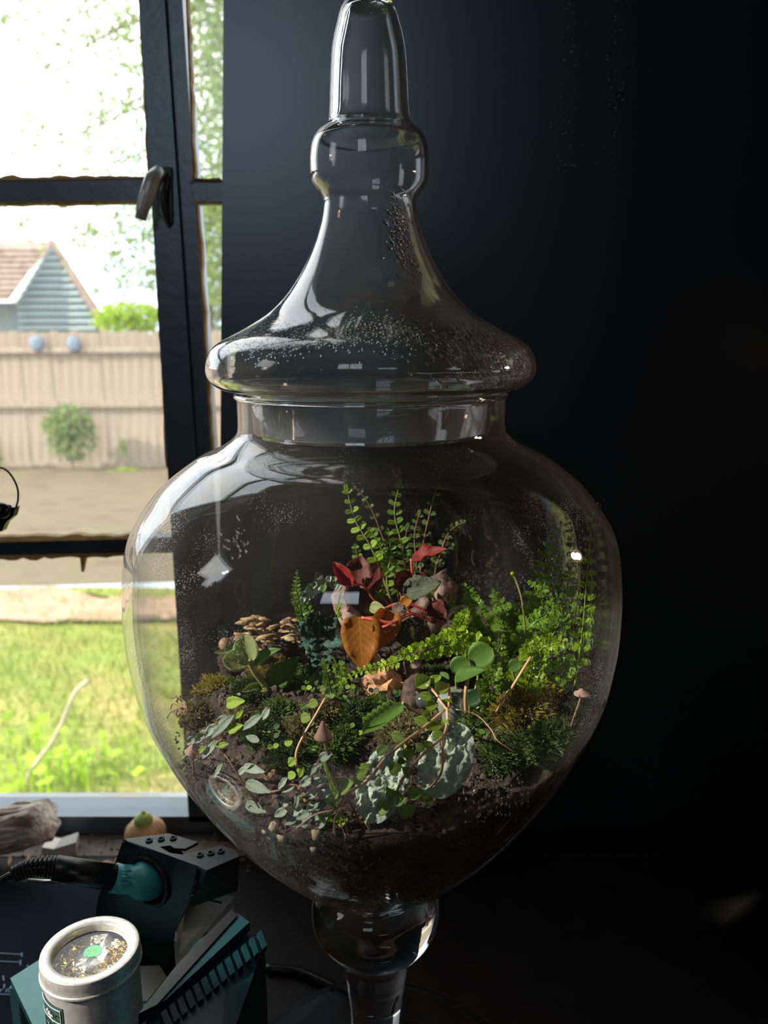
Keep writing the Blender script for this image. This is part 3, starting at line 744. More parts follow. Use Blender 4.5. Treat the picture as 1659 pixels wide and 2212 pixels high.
def leaf(parent, base, tip, width, m, face=(0, -1, .5), shape='ovate', name='leaf', label=None, **kw):
    me = leaf_mesh(shape, **kw)
    key = (me.as_pointer(), m)
    if key not in MC:
        c = me if not me.materials else me.copy()
        if me.materials: c.materials.clear()
        c.materials.append(M[m]); MC[key] = c
    me = MC[key]
    base, tip = inside(base), inside(tip); y = tip-base; L = y.length; y.normalize()
    f = V(face); z = (f-y*f.dot(y)).normalized(); x = y.cross(z)
    R = Matrix((x*width, y*L, z*min(width, L))).transposed().to_4x4()
    o = link(name, me, None, parent, Matrix.Translation(base) @ R)
    if label: o['label'] = label
    return o
PX = .00031
M['lf_yellow'] = leaf_mat('fresh_leaf', (.40, .58, .07), (.4, .5, .12), trans=.5, rough=.32)
M['lf_green'] = leaf_mat('green_leaf', (.16, .33, .055), (.2, .35, .1), trans=.45, rough=.3)
M['lf_fresh'] = leaf_mat('new_leaf', (.34, .54, .10), (.4, .55, .18), trans=.45, rough=.3)
M['lf_dark'] = leaf_mat('dark_leaf', (.035, .10, .035), (.06, .15, .05), trans=.3, rough=.28)
M['lf_pale'] = leaf_mat('pale_leaf', (.52, .60, .26), (.34, .44, .16), trans=.55, rough=.45, vein_amt=.35)
M['lf_silver'] = leaf_mat('silvery_leaf', (.58, .68, .55), (.72, .80, .68), trans=.12, rough=.32, mottled=(.36, .48, .34), bump=.9, vein_amt=.35)
M['lf_greyvine'] = leaf_mat('grey_vine_leaf', (.38, .48, .38), (.42, .50, .38), trans=.3, rough=.5)
M['lf_red'] = leaf_mat('red_leaf', (.42, .035, .03), (.6, .12, .1), trans=.5, rough=.45)
M['lf_maroon'] = leaf_mat('maroon_leaf', (.17, .035, .025), (.35, .10, .08), trans=.4, rough=.5)
M['lf_orange'] = leaf_mat('amber_leaf', (.60, .31, .02), (.72, .42, .07), trans=.62, rough=.5, mottled=(.48, .17, .015))
M['lf_olive'] = leaf_mat('olive_leaf', (.07, .065, .015), (.12, .12, .04), trans=.4, rough=.5)
M['lf_greygreen'] = leaf_mat('puckered_leaf', (.14, .17, .10), (.27, .30, .22), trans=.2, rough=.6, bump=.9)
M['lf_pink'] = leaf_mat('papery_leaf', (.42, .30, .25), (.5, .4, .34), trans=.5, rough=.6)
M['lf_blue'] = leaf_mat('bluegreen_leaf', (.06, .16, .10), (.20, .32, .30), trans=.25, rough=.35, mottled=(.03, .09, .05), bump=.8)
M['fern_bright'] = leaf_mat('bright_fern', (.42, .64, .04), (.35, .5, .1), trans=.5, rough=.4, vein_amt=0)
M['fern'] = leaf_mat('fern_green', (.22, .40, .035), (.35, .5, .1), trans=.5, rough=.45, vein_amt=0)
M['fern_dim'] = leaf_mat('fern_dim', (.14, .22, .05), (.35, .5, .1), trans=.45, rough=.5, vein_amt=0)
M['stem_red'] = mat('red_stem', [(.55, .06, .05), (.72, .16, .12)], 60, .3, coat=.3)
M['stem_tan'] = mat('tan_stem', [(.50, .30, .16), (.62, .42, .24)], 80, .45)
M['stem_green'] = mat('green_stem', [(.22, .26, .06), (.34, .34, .12)], 80, .5)
M['stem_brown'] = mat('brown_stem', [(.16, .09, .06), (.28, .17, .11)], 80, .6)
M['root'] = mat('root', [(.26, .14, .11), (.44, .30, .26)], 80, .6)

def stem(parent, pts, r, m, name='stem', n=6):
    pts = spline(pts, 5)
    if isinstance(r, tuple): r = [r[0]+(r[1]-r[0])*i/(len(pts)-1) for i in range(len(pts))]
    return B().tube(pts, r, n).make(name, M[m], parent, True)

# begonia
def begonia():
    Y0 = .0
    base = P(925, 1345, Y=.03)
    g = thing('red_begonia', 'begonia with red stems and red, amber and maroon leaves', 'plant', base)
    Q = lambda x, y, Y=Y0: P(x, y, Y=Y)
    R = .0011
    stem(g, [Q(930, 1340, .03), Q(918, 1335, .02), Q(887, 1326, .0), Q(848, 1345, -.012), Q(810, 1339, -.014), Q(781, 1334, -.012)], (.0016, .0010), 'stem_red')
    stem(g, [Q(887, 1326, .0), Q(880, 1311, -.002), Q(877, 1287, -.002)], .0010, 'stem_red')
    stem(g, [Q(925, 1320, .02), Q(880, 1304, .006), Q(855, 1305, .002), Q(831, 1315, .0)], .0010, 'stem_red')
    stem(g, [Q(880, 1304, .006), Q(892, 1262, .012), Q(890, 1236, .012), Q(888, 1207, .012)], .0009, 'stem_red')
    stem(g, [Q(840, 1325, .01), Q(805, 1292, .008), Q(786, 1265, .006), Q(760, 1264, .004)], .0009, 'stem_red')
    stem(g, [Q(848, 1345, -.012), Q(836, 1352, -.016), Q(826, 1354, -.016)], .0009, 'stem_red')
    for k in range(9):
        x = 880+k*5; B().tube([Q(x, 1303+k*3, .004), Q(x+3, 1296+k*3, .002)], .00025, 4).make('hair', M['stem_red'], g)
    W = lambda p: p*PX
    leaf(g, Q(760, 1266), Q(719, 1213, .004), W(34), 'lf_red', shape='ovate', cup=.5, crink=.12, wave=.1, label='bright red curled young leaf')
    leaf(g, Q(770, 1268, .008), Q(780, 1198, .02), W(66), 'lf_maroon', shape='heart', cup=.25, wave=.1, label='maroon leaf')
    leaf(g, Q(786, 1270, .014), Q(818, 1222, .03), W(60), 'lf_maroon', shape='heart', cup=.2, seed=2, label='maroon leaf')
    leaf(g, Q(888, 1210, .010), Q(965, 1183, .008), W(44), 'lf_red', face=(.15, -.35, 1), shape='ovate', cup=.3, wave=.08, seed=3, label='red leaf seen almost edge-on')
    leaf(g, Q(890, 1234, .011), Q(868, 1283, .004), W(58), 'lf_maroon', shape='round', cup=.35, crink=.08, seed=4, label='ribbed round maroon leaf')
    leaf(g, Q(892, 1240, .012), Q(925, 1280, .012), W(44), 'lf_maroon', shape='ovate', cup=.3, seed=5, label='maroon leaf')
    leaf(g, Q(869, 1281, -.004), Q(953, 1254, -.004), W(52), 'lf_greygreen', face=(-.1, -1, .9), shape='ovate', cup=.3, crink=.15, asym=.1, seed=6, label='grey-green puckered leaf')
    leaf(g, Q(775, 1333, -.012), Q(783, 1448, -.022), W(86), 'lf_orange', face=(-.1, -1, .15), shape='heart', cup=.12, wave=.05, asym=-.08, seed=7, label='large amber leaf with orange rim')
    leaf(g, Q(842, 1318, -.008), Q(818, 1402, -.016), W(62), 'lf_orange', face=(.1, -1, .15), shape='heart', cup=.25, seed=8, wave=.05, label='amber leaf')
    leaf(g, Q(885, 1334, -.002), Q(898, 1400, -.006), W(74), 'lf_olive', shape='round', cup=.2, seed=9, label='dark olive leaf')
    leaf(g, Q(780, 1336, -.008), Q(742, 1372, -.006), W(46), 'lf_pink', shape='ovate', cup=.25, seed=10, label='papery pinkish leaf')
    leaf(g, Q(798, 1310, -.002), Q(834, 1318, -.008), W(26), 'lf_pale', shape='ovate', cup=.3, seed=11, label='small pale leaf')
    leaf(g, Q(846, 1316, -.006), Q(872, 1310, -.006), W(22), 'lf_pink', shape='round', cup=.2, crink=.1, seed=12, label='small white leaf')
    leaf(g, Q(866, 1306, -.004), Q(892, 1288, -.004), W(26), 'lf_orange', shape='ovate', cup=.2, seed=13, label='small amber leaf')
    leaf(g, Q(786, 1262, .004), Q(784, 1247, .002), W(10), 'lf_orange', shape='lance', seed=14)
    leaf(g, Q(930, 1300, .02), Q(965, 1345, .015), W(50), 'lf_maroon', shape='ovate', cup=.3, crink=.1, seed=15, label='maroon leaf in shade')
begonia()

# driftwood and bark
M['drift'] = mat('pinkish_driftwood', [(.035, .022, .018), (.14, .09, .07), (.30, .21, .18)], 70, .85, stretch=(1, 1, .35), bump=1.0, bscale=90, bdist=.003)
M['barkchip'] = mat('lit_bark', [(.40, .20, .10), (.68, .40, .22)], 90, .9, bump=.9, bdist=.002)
M['litter'] = mat('dry_litter', [(.10, .05, .03), (.30, .19, .09), (.42, .34, .17)], 70, .75, bump=.5)
def wood():
    def gnarl(b, pts, rad, seed, n=12):
        k0 = len(b.v); b.tube(pts, rad, n)
        for i in range(k0, len(b.v)):
            v = b.v[i]; d = noise.noise_vector(v*60+V((seed, 0, 0)))*.007+noise.noise_vector(v*190)*.003; b.v[i] = v+d
    b = B()
    p = spline([G(830, 1560), P(820, 1470, Y=.015), P(775, 1380, Y=.025), P(740, 1300, Y=.035), P(735, 1262, Y=.04)], 8)
    gnarl(b, p, [.009-.004*i/len(p) for i in range(len(p))], 1)
    p = spline([G(880, 1540), P(905, 1440, Y=.03), P(935, 1350, Y=.035), P(960, 1280, Y=.045), P(950, 1235, Y=.05)], 8)
    gnarl(b, p, [.010-.005*i/len(p) for i in range(len(p))], 2)
    p = spline([P(800, 1390, Y=.035), P(860, 1350, Y=.04), P(930, 1320, Y=.045)], 8); gnarl(b, p, [.008]*len(p), 3)
    tag(b.make('driftwood', M['drift'], smooth=True), 'gnarled pinkish driftwood standing behind the begonia', 'driftwood')
    b = B(); c = G(828, 1482, .006); b.blob(c, .0125, seed=5, amp=.35, fr=3, nu=18, nv=12, sq=(1.05, .5, 1.0)); tag(b.make('bark_chip', M['barkchip']), 'orange-tan piece of bark catching the sun below the amber leaf', 'bark')
    b = B(); b.blob(G(858, 1452, .012), .008, seed=8, amp=.4, fr=3, nu=16, nv=10, sq=(.8, .6, 1.4)); tag(b.make('bark_chip', M['drift']), 'grey-brown bark lump right of the orange bark', 'bark')
    # dried seed heads
    rnd = random.Random(8); t = thing('dried_seed_heads', 'heap of brown dried seed heads and twigs left of the blue-green leaves', 'dried plant', P(575, 1390, Y=.035))
    for k in range(40):
        px, py = rnd.uniform(512, 640), 0; py = 1333+rnd.random()**1.2*52+(0 if px > 530 else 10); Y = rnd.uniform(.02, .06); c = P(px, py, Y=Y)
        R = Matrix.Rotation(rnd.uniform(-.5, .5), 3, 'Y') @ Matrix.Rotation(rnd.uniform(0, 3), 3, 'X')
        B().blob(c, rnd.uniform(.0014, .0030), seed=k, amp=.3, sq=(1.9, .7, .7), R=R).make('seed_head', M['litter'], t, True)
    for k in range(22):
        px, py = rnd.uniform(530, 640), rnd.uniform(1345, 1400); a = P(px, py, Y=rnd.uniform(.02, .05)); e = P(px+rnd.uniform(20, 55), py+rnd.uniform(-8, 26), Y=rnd.uniform(.02, .05))
        B().tube([a, a.lerp(e, .5)+V((0, 0, .002)), e], rnd.uniform(.0005, .0012), 5).make('twig', M['litter'], t, True)
    b = B()
    for k in range(9):
        b.blob(P(rnd.uniform(500, 650), rnd.uniform(1395, 1440), Y=rnd.uniform(.035, .05)), rnd.uniform(.006, .011), seed=k+40, amp=.3, nu=12, nv=8)
    b.make('root_ball', M['soil'], t, True)
    # dark round pod and dark pebbles
    tag(B().blob(P(487, 1392, Y=.01), .0045, seed=2, amp=.06, nu=14, nv=9).make('round_pod', M['stem_brown'], smooth=True), 'round brown pod beside the pale succulent leaf', 'pod')
    tag(B().blob(G(920, 1512, .004), .0068, seed=3, amp=.08, nu=16, nv=10, sq=(1.1, .9, .8)).make('dark_pebble', M['wetstone'], smooth=True), 'wet dark rounded stone under the creeping plant', 'stone')
    tag(B().blob(G(985, 1530, .004), .0125, seed=4, amp=.10, nu=18, nv=12, sq=(1, .8, 1.1)).make('grey_stone', M['greystone'], smooth=True), 'grey-green stone behind the upper end of the creeping plant', 'stone')
M['wetstone'] = mat('wet_stone', [(.03, .04, .035), (.07, .08, .07)], 90, .15, bump=.2)
M['greystone'] = mat('grey_stone', [(.10, .12, .10), (.24, .27, .22)], 90, .6, bump=.6)
wood()

# button fern with separate leaflets
def button_fern():
    t = thing('button_fern', 'tall fern with rounded leaflets rising behind the begonia', 'fern', P(890, 1330, Y=.05))
    rnd = random.Random(21)
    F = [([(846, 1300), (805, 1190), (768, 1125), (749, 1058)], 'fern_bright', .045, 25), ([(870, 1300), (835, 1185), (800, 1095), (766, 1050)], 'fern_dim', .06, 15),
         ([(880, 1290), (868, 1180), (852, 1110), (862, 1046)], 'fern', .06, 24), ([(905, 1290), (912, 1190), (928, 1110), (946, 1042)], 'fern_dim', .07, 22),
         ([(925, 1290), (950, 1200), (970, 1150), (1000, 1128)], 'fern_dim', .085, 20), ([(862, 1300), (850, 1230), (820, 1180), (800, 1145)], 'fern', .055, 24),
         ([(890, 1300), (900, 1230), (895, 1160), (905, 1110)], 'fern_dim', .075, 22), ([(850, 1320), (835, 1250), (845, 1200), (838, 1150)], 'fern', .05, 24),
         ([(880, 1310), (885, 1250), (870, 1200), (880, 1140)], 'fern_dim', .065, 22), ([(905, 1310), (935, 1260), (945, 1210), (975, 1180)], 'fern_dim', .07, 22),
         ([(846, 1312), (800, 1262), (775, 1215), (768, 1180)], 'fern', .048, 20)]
    for pts, m, Y, lw in F:
        p3 = [inside(p) for p in spline([P(x, y, Y=Y) for x, y in pts], 10)]
        fr = B().tube(p3, [.0006-.0004*i/len(p3) for i in range(len(p3))], 5).make('frond', M['stem_brown' if m == 'fern_dim' else 'stem_green'], t, True)
        n = len(p3)
        k = 5
        while k < n-1:
            d = (p3[min(k+1, n-1)]-p3[k-1]).normalized(); s = V((d.z, 0, -d.x)).normalized()
            f = 1-.55*(k/n)**2
            for sd in (-1, 1):
                tip = p3[k]+(s*sd+d*.45+V((0, rnd.uniform(-.35, .35), rnd.uniform(-.25, .1)))).normalized()*lw*PX*f*rnd.uniform(.8, 1.1)
                leaf(fr, p3[k], tip, lw*.62*PX*f, m, face=(rnd.uniform(-.4, .4), -1, rnd.uniform(0, .6)), shape='oblong', name='leaflet', cup=.1, nv=7, nu=4)
            k += 3
        leaf(fr, p3[-2], p3[-1]+(p3[-1]-p3[-3]), lw*.4*PX, m, shape='oblong', name='leaflet', cup=.1, nv=7, nu=4)
button_fern()

# fine ferns: lobed pinnae joined into each frond
def pinna(b, base, d, nrm, L, Wd, rnd):
    """a lobed leaflet made of five little rounded lobes"""
    d = d.normalized(); s = d.cross(nrm).normalized(); nrm = s.cross(d)
    def lobe(c, a, l, w):
        u = (d*cos(a)+s*sin(a)); v = u.cross(nrm)
        k = c; z = nrm*rnd.uniform(-.25, .25)*w
        b.add([k, k+u*l*.45+v*w*.5+z, k+u*l*.85+v*w*.38, k+u*l+v*.02*w-z, k+u*l*.85-v*w*.38, k+u*l*.45-v*w*.5-z], [(0, 1, 2, 3), (0, 3, 4, 5)],
              [(.3, .1), (.1, .4), (.2, .8), (.3, 1), (.8, .8), (.9, .4)])
    lobe(base+d*L*.55, 0, L*.45, Wd*.55); lobe(base+d*L*.05, 0, L*.6, Wd*.5)
    for f, a in ((.22, .85), (.5, .7)):
        lobe(base+d*L*f, a, L*.42*(1.1-f*.5), Wd*.42); lobe(base+d*L*f, -a, L*.42*(1.1-f*.5), Wd*.42)
def frond(t, pts, m, lp, Y, seed, step=2, face=(0, -1, .4), label=None, droop=.2, ymat='stem_green'):
    rnd = random.Random(seed); n0 = len(pts)
    if isinstance(Y, tuple): Ys = [Y[0]+(Y[1]-Y[0])*i/(n0-1) for i in range(n0)]
    else: Ys = [Y]*n0
    p3 = spline([P(x, y, Y=yy) for (x, y), yy in zip(pts, Ys)], 9); n = len(p3); b = B()
    b.tube(p3, [.0006-.0004*i/n for i in range(n)], 4)
    k = 4
    while k < n:
        d = (p3[min(k+1, n-1)]-p3[k-1]).normalized(); fc = V(face); s = d.cross(fc).normalized(); f = (1-.75*(k/n)**1.6)
        for sd in (-1, 1):
            dd = (s*sd+d*.4+V((0, rnd.uniform(-.3, .3), rnd.uniform(-droop, .12))))
            pinna(b, p3[k], dd, (fc+V((rnd.gauss(0, .35), 0, rnd.gauss(0, .35)))).normalized(), lp*1.3*PX*f*rnd.uniform(.75, 1.15), lp*PX*f*1.15, rnd)
        k += step
    pinna(b, p3[-1], p3[-1]-p3[-2], V(face).normalized(), lp*PX*.4, lp*PX*.3, rnd)
    b.v = [inside(v, .0045) for v in b.v]
    o = b.make('frond', M[m], t)
    if label: o['label'] = label
    return o
def ferns():
    t = thing('feathery_fern', 'dense bright feathery fern filling the right half of the jar', 'fern', G(1110, 1500))
    i = 0
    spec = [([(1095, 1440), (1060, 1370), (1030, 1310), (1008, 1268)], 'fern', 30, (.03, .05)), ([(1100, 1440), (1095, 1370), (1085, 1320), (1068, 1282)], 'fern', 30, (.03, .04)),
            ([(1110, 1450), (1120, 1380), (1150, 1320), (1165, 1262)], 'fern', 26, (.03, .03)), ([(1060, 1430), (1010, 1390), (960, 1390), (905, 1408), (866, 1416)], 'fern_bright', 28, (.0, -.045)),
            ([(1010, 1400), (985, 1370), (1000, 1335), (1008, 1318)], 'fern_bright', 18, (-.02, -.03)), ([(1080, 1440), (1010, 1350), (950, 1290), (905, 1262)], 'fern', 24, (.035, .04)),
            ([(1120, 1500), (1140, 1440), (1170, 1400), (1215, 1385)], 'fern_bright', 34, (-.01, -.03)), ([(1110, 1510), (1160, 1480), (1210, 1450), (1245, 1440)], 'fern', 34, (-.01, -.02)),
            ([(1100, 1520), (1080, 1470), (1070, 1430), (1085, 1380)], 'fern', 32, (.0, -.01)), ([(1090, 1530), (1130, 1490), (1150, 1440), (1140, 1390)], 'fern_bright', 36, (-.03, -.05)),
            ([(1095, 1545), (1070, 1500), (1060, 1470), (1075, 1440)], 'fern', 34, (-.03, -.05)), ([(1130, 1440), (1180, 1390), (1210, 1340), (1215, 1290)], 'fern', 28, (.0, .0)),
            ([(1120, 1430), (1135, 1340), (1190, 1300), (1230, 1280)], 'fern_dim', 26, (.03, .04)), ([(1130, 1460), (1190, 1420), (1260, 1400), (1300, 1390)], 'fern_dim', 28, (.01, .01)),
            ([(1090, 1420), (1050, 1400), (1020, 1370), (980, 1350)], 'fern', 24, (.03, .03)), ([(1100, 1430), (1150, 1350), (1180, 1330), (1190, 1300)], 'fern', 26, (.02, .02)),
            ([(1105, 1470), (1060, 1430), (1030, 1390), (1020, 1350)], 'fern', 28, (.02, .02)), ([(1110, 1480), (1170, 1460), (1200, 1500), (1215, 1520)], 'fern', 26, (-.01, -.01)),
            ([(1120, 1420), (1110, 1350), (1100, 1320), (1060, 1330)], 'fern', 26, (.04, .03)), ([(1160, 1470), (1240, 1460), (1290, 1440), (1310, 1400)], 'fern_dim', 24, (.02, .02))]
    for pts, m, lp, Y in spec: i += 1; frond(t, pts, m, lp, Y, i)
    # coiled fiddlehead
    stem(t, [P(1135, 1370, Y=.0), P(1128, 1300, Y=-.01), P(1115, 1255, Y=-.01), P(1106, 1241, Y=-.01)], .0006, 'stem_green', 'fiddlehead')
    B().blob(P(1107, 1239, Y=-.01), .0014, nu=8, nv=6).make('fiddlehead', M['fern_bright'], t, True)
    t = thing('tall_fern', 'tall dim fern fronds pressed against the right glass', 'fern', G(1235, 1500))
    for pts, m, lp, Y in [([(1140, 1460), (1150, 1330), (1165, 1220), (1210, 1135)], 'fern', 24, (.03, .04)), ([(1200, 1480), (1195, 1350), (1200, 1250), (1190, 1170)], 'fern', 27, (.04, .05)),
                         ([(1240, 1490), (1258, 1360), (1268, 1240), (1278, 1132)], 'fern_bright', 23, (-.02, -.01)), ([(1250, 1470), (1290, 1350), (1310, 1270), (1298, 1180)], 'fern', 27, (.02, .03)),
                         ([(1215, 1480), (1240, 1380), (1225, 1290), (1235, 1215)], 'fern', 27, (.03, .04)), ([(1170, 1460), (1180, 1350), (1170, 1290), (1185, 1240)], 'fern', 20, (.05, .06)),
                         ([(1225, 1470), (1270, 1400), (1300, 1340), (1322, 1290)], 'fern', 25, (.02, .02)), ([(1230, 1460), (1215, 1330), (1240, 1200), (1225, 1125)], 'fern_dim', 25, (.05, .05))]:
        i += 1; frond(t, pts, m, lp, Y, i)
    t = thing('trailing_fern', 'thin bright fern frond trailing below the amber leaf', 'fern', P(850, 1440, Y=-.03))
    frond(t, [(880, 1420), (830, 1438), (780, 1450), (730, 1478)], 'fern_bright', 13, (-.035, -.055), 60, face=(0, -1, .8))
    t = thing('small_fern', 'small upright green fern at the left of the driftwood', 'fern', P(655, 1370, Y=.03))
    frond(t, [(655, 1360), (648, 1310), (640, 1275), (642, 1235)], 'fern', 13, .03, 61)
    frond(t, [(668, 1370), (652, 1330), (636, 1300), (628, 1280)], 'fern_dim', 9, .03, 62)
    frond(t, [(740, 1340), (730, 1320), (738, 1300), (741, 1282)], 'fern_bright', 6, .01, 63)
    frond(t, [(665, 1370), (670, 1340), (662, 1310), (650, 1290)], 'fern', 13, .03, 64)
    frond(t, [(700, 1440), (712, 1470), (720, 1500), (716, 1530)], 'fern_dim', 13, .0, 65)
    frond(t, [(690, 1440), (680, 1480), (672, 1510), (680, 1540)], 'fern_dim', 13, .0, 66)
    frond(t, [(720, 1420), (735, 1450), (742, 1480), (752, 1510)], 'fern', 13, .0, 67)
ferns()

def plants():
    W = lambda p: p*PX; rnd = random.Random(31)
    # blue-green crinkled plant
    t = thing('crinkled_plant', 'blue-green plant with crinkled serrated leaves', 'plant', P(690, 1420, Y=.01))
    for k, (a, b, w, f) in enumerate([((690, 1375), (640, 1345), 46, (-.4, -1, .6)), ((690, 1370), (668, 1322), 46, (-.2, -1, .5)), ((695, 1372), (728, 1328), 44, (.3, -1, .7)),
                                ((690, 1380), (690, 1322), 40, (.1, -1, .2)), ((688, 1382), (645, 1395), 46, (-.5, -1, .4)), ((695, 1380), (708, 1440), 56, (.2, -1, .2)), ((690, 1385), (672, 1432), 48, (-.2, -1, .2)), ((705, 1380), (738, 1390), 44, (.6, -1, .2)),
                                ((700, 1430), (715, 1475), 40, (0, -1, .3)), ((690, 1430), (668, 1470), 36, (-.4, -1, .3))]):
        leaf(t, P(*a, Y=.012), P(*b, Y=.0 if k % 2 else .012), W(w), 'lf_blue', face=f, shape='ovate', serr=.35, crink=.22, wave=.14, cup=.2, nteeth=9, seed=k)
    stem(t, [G(700, 1500), P(695, 1430, Y=.014), P(692, 1378, Y=.014)], .0012, 'stem_green')
    # grey-green small leaved sprig
    t = thing('small_leaved_sprig', 'small grey-green leafy sprig arching left from the driftwood', 'plant', P(735, 1262, Y=.02))
    p = [P(738, 1262, Y=.02), P(715, 1256, Y=.015), P(690, 1262, Y=.012), P(668, 1280, Y=.012), P(655, 1292, Y=.012)]
    stem(t, p, .0006, 'stem_green')
    for k, q in enumerate(spline(p, 3)):
        for s in (-1, 1): leaf(t, q, q+V((rnd.uniform(-.003, .003), -.001, s*.0042)), W(13), 'lf_greyvine', shape='round', cup=.3, face=(rnd.uniform(-.5, .5), -1, .5))
    for (a, b, w, m) in (((700, 1262), (697, 1280), 16, 'lf_green'), ((695, 1240), (680, 1252), 18, 'lf_greygreen')): leaf(t, P(*a, Y=.01), P(*b, Y=.005), W(w), m, shape='ovate')
    # pale succulent
    t = thing('pale_succulent', 'succulent with broad pale green leaves on a thick tan stem', 'plant', G(575, 1488))
    Q = lambda x, y, Y=-.012: P(x, y, Y=Y)
    g0 = G(577, 1492); Yb = g0.y
    stem(t, [g0, Q(571, 1478, Yb), Q(553, 1455, Yb-.004), Q(538, 1428, Yb-.01)], (.0028, .0020), 'stem_green', n=8)
    leaf(t, Q(540, 1432, Yb-.010), Q(526, 1372, Yb-.006), W(54), 'lf_pale', shape='round', cup=.25, face=(-.1, -1, .4), thick=.05)
    leaf(t, Q(538, 1430, Yb-.012), Q(482, 1424, Yb-.018), W(46), 'lf_pale', shape='round', cup=.3, face=(-.3, -1, .4), thick=.05)
    leaf(t, Q(547, 1438, Yb-.008), Q(603, 1396, Yb-.012), W(30), 'lf_green', shape='ovate', cup=.5, curl=-.15, face=(.1, -.5, 1), label='edge-on green leaf')
    leaf(t, Q(580, 1482, Yb), Q(645, 1420, Yb-.006), W(54), 'lf_green', shape='ovate', cup=.2, face=(.1, -1, .2), label='dark green oval leaf')
    leaf(t, Q(560, 1478, Yb-.004), Q(522, 1494, Yb-.012), W(18), 'lf_pale', shape='ovate', cup=.3)
    leaf(t, Q(500, 1405, Yb-.01), Q(462, 1410, Yb-.014), W(12), 'lf_pale', shape='ovate', cup=.2)
    leaf(t, Q(512, 1392, Yb-.006), Q(488, 1412, Yb-.006), W(24), 'lf_green', shape='ovate', cup=.4)
    leaf(t, Q(502, 1480, Yb-.012), Q(497, 1460, Yb-.016), W(26), 'lf_yellow', shape='fan', serr=.3, nteeth=5)
    # trailing silver vine, lower left
    t = thing('silver_vine', 'trailing vine with pale silvery leaves at the lower left glass', 'plant', G(560, 1640))
    def gl(x, y, o=.010): return onglass(x, y, o)
    for a, b, w, m in [((505, 1545), (455, 1595), 20, 'lf_greyvine'), ((565, 1545), (520, 1578), 18, 'lf_greyvine'), ((470, 1600), (435, 1640), 18, 'lf_greyvine'), ((582, 1530), (565, 1556), 16, 'lf_greyvine'),
                       ((525, 1655), (572, 1668), 20, 'lf_greyvine'), ((530, 1690), (585, 1712), 26, 'lf_greyvine'), ((515, 1672), (542, 1650), 14, 'lf_greyvine'), ((620, 1680), (600, 1705), 14, 'lf_greyvine'),
                       ((638, 1695), (608, 1712), 13, 'lf_greyvine'), ((645, 1712), (638, 1748), 13, 'lf_greyvine'), ((530, 1735), (575, 1755), 24, 'lf_greyvine'), ((480, 1650), (462, 1680), 12, 'lf_greyvine'),
                       ((410, 1650), (392, 1662), 18, 'lf_greyvine'), ((540, 1740), (556, 1768), 22, 'lf_greyvine'), ((668, 1738), (692, 1732), 10, 'lf_greyvine'), ((560, 1600), (530, 1590), 16, 'lf_greyvine'),
                       ((488, 1520), (528, 1514), 26, 'lf_yellow'), ((525, 1535), (508, 1553), 12, 'lf_yellow'), ((492, 1578), (524, 1566), 22, 'lf_yellow'), ((470, 1612), (494, 1606), 13, 'lf_yellow'),
                       ((430, 1624), (446, 1612), 13, 'lf_yellow'), ((462, 1605), (480, 1615), 10, 'lf_yellow'), ((655, 1660), (645, 1680), 14, 'lf_yellow'), ((640, 1640), (622, 1655), 16, 'lf_yellow')]:
        leaf(t, gl(*a), gl(*b), W(w)*.8, m, face=(-.3, -1, .6), shape='ovate', cup=.25, wave=.08, serr=.15, nteeth=6)
    stem(t, [gl(585, 1528, .02), gl(525, 1540, .014), gl(490, 1585, .012), gl(450, 1625, .012), gl(418, 1645, .012)], .0005, 'stem_brown')
    stem(t, [gl(470, 1610, .014), gl(500, 1650, .012), gl(530, 1700, .010), gl(560, 1745, .010)], .0005, 'stem_brown')
    stem(t, [gl(560, 1712, .012), gl(600, 1708, .010), gl(625, 1695, .010), gl(655, 1700, .010)], .0005, 'stem_brown')
    for x, y in ((585, 1675), (592, 1668), (650, 1700), (655, 1718), (662, 1725), (578, 1680)):
        B().blob(gl(x, y), .0016, seed=x, amp=.4).make('withered_bud', M['litter'], t)
    # pennywort with round leaves
    t = thing('pennywort', 'thin tan stem with small round leaves left of the pointed mushroom', 'plant', G(642, 1668))
    p = [gl(703, 1508, .030), gl(680, 1548, .026), gl(655, 1590, .020), gl(640, 1626, .014), gl(641, 1660, .012)]
    stem(t, p, .0006, 'stem_tan')
    for x, y, r, m in ((697, 1489, 14, 'lf_yellow'), (677, 1521, 20, 'lf_yellow'), (660, 1552, 22, 'lf_yellow'), (623, 1604, 18, 'lf_yellow'), (630, 1645, 18, 'lf_yellow'), (648, 1662, 16, 'lf_yellow'), (630, 1676, 18, 'lf_yellow')):
        a = gl(x-r*.5, y, .018); leaf(t, a, gl(x+r*.5, y-2, .018), W(r)*.8, m, shape='round', cup=.15, face=(0, -1, .7))
    # creeping plant in front
    t = thing('creeping_plant', 'creeping plant with orange-tan runners and small fresh green leaves', 'plant', G(850, 1755))
    def q(x, y): return onglass(x, y, .016 if y > 1620 else .016+(1620-y)*.0003)
    A = lambda L_: [q(x, y) for x, y in L_]
    stem(t, A([(960, 1534), (915, 1572), (873, 1603), (830, 1640), (803, 1677), (775, 1698), (748, 1716), (732, 1740)]), .00085, 'stem_tan')
    stem(t, A([(966, 1530), (966, 1560), (955, 1592), (911, 1632), (876, 1674), (856, 1714), (849, 1757)]), .0008, 'stem_tan')
    stem(t, A([(955, 1600), (957, 1640), (952, 1672), (938, 1692), (906, 1726), (887, 1768)]), .0007, 'stem_tan')
    stem(t, A([(968, 1536), (952, 1515), (941, 1498), (922, 1479)]), .0008, 'stem_tan'); stem(t, A([(968, 1530), (971, 1500), (968, 1478)]), .0008, 'stem_tan')
    stem(t, A([(750, 1720), (770, 1760), (788, 1800)]), .0007, 'stem_brown')
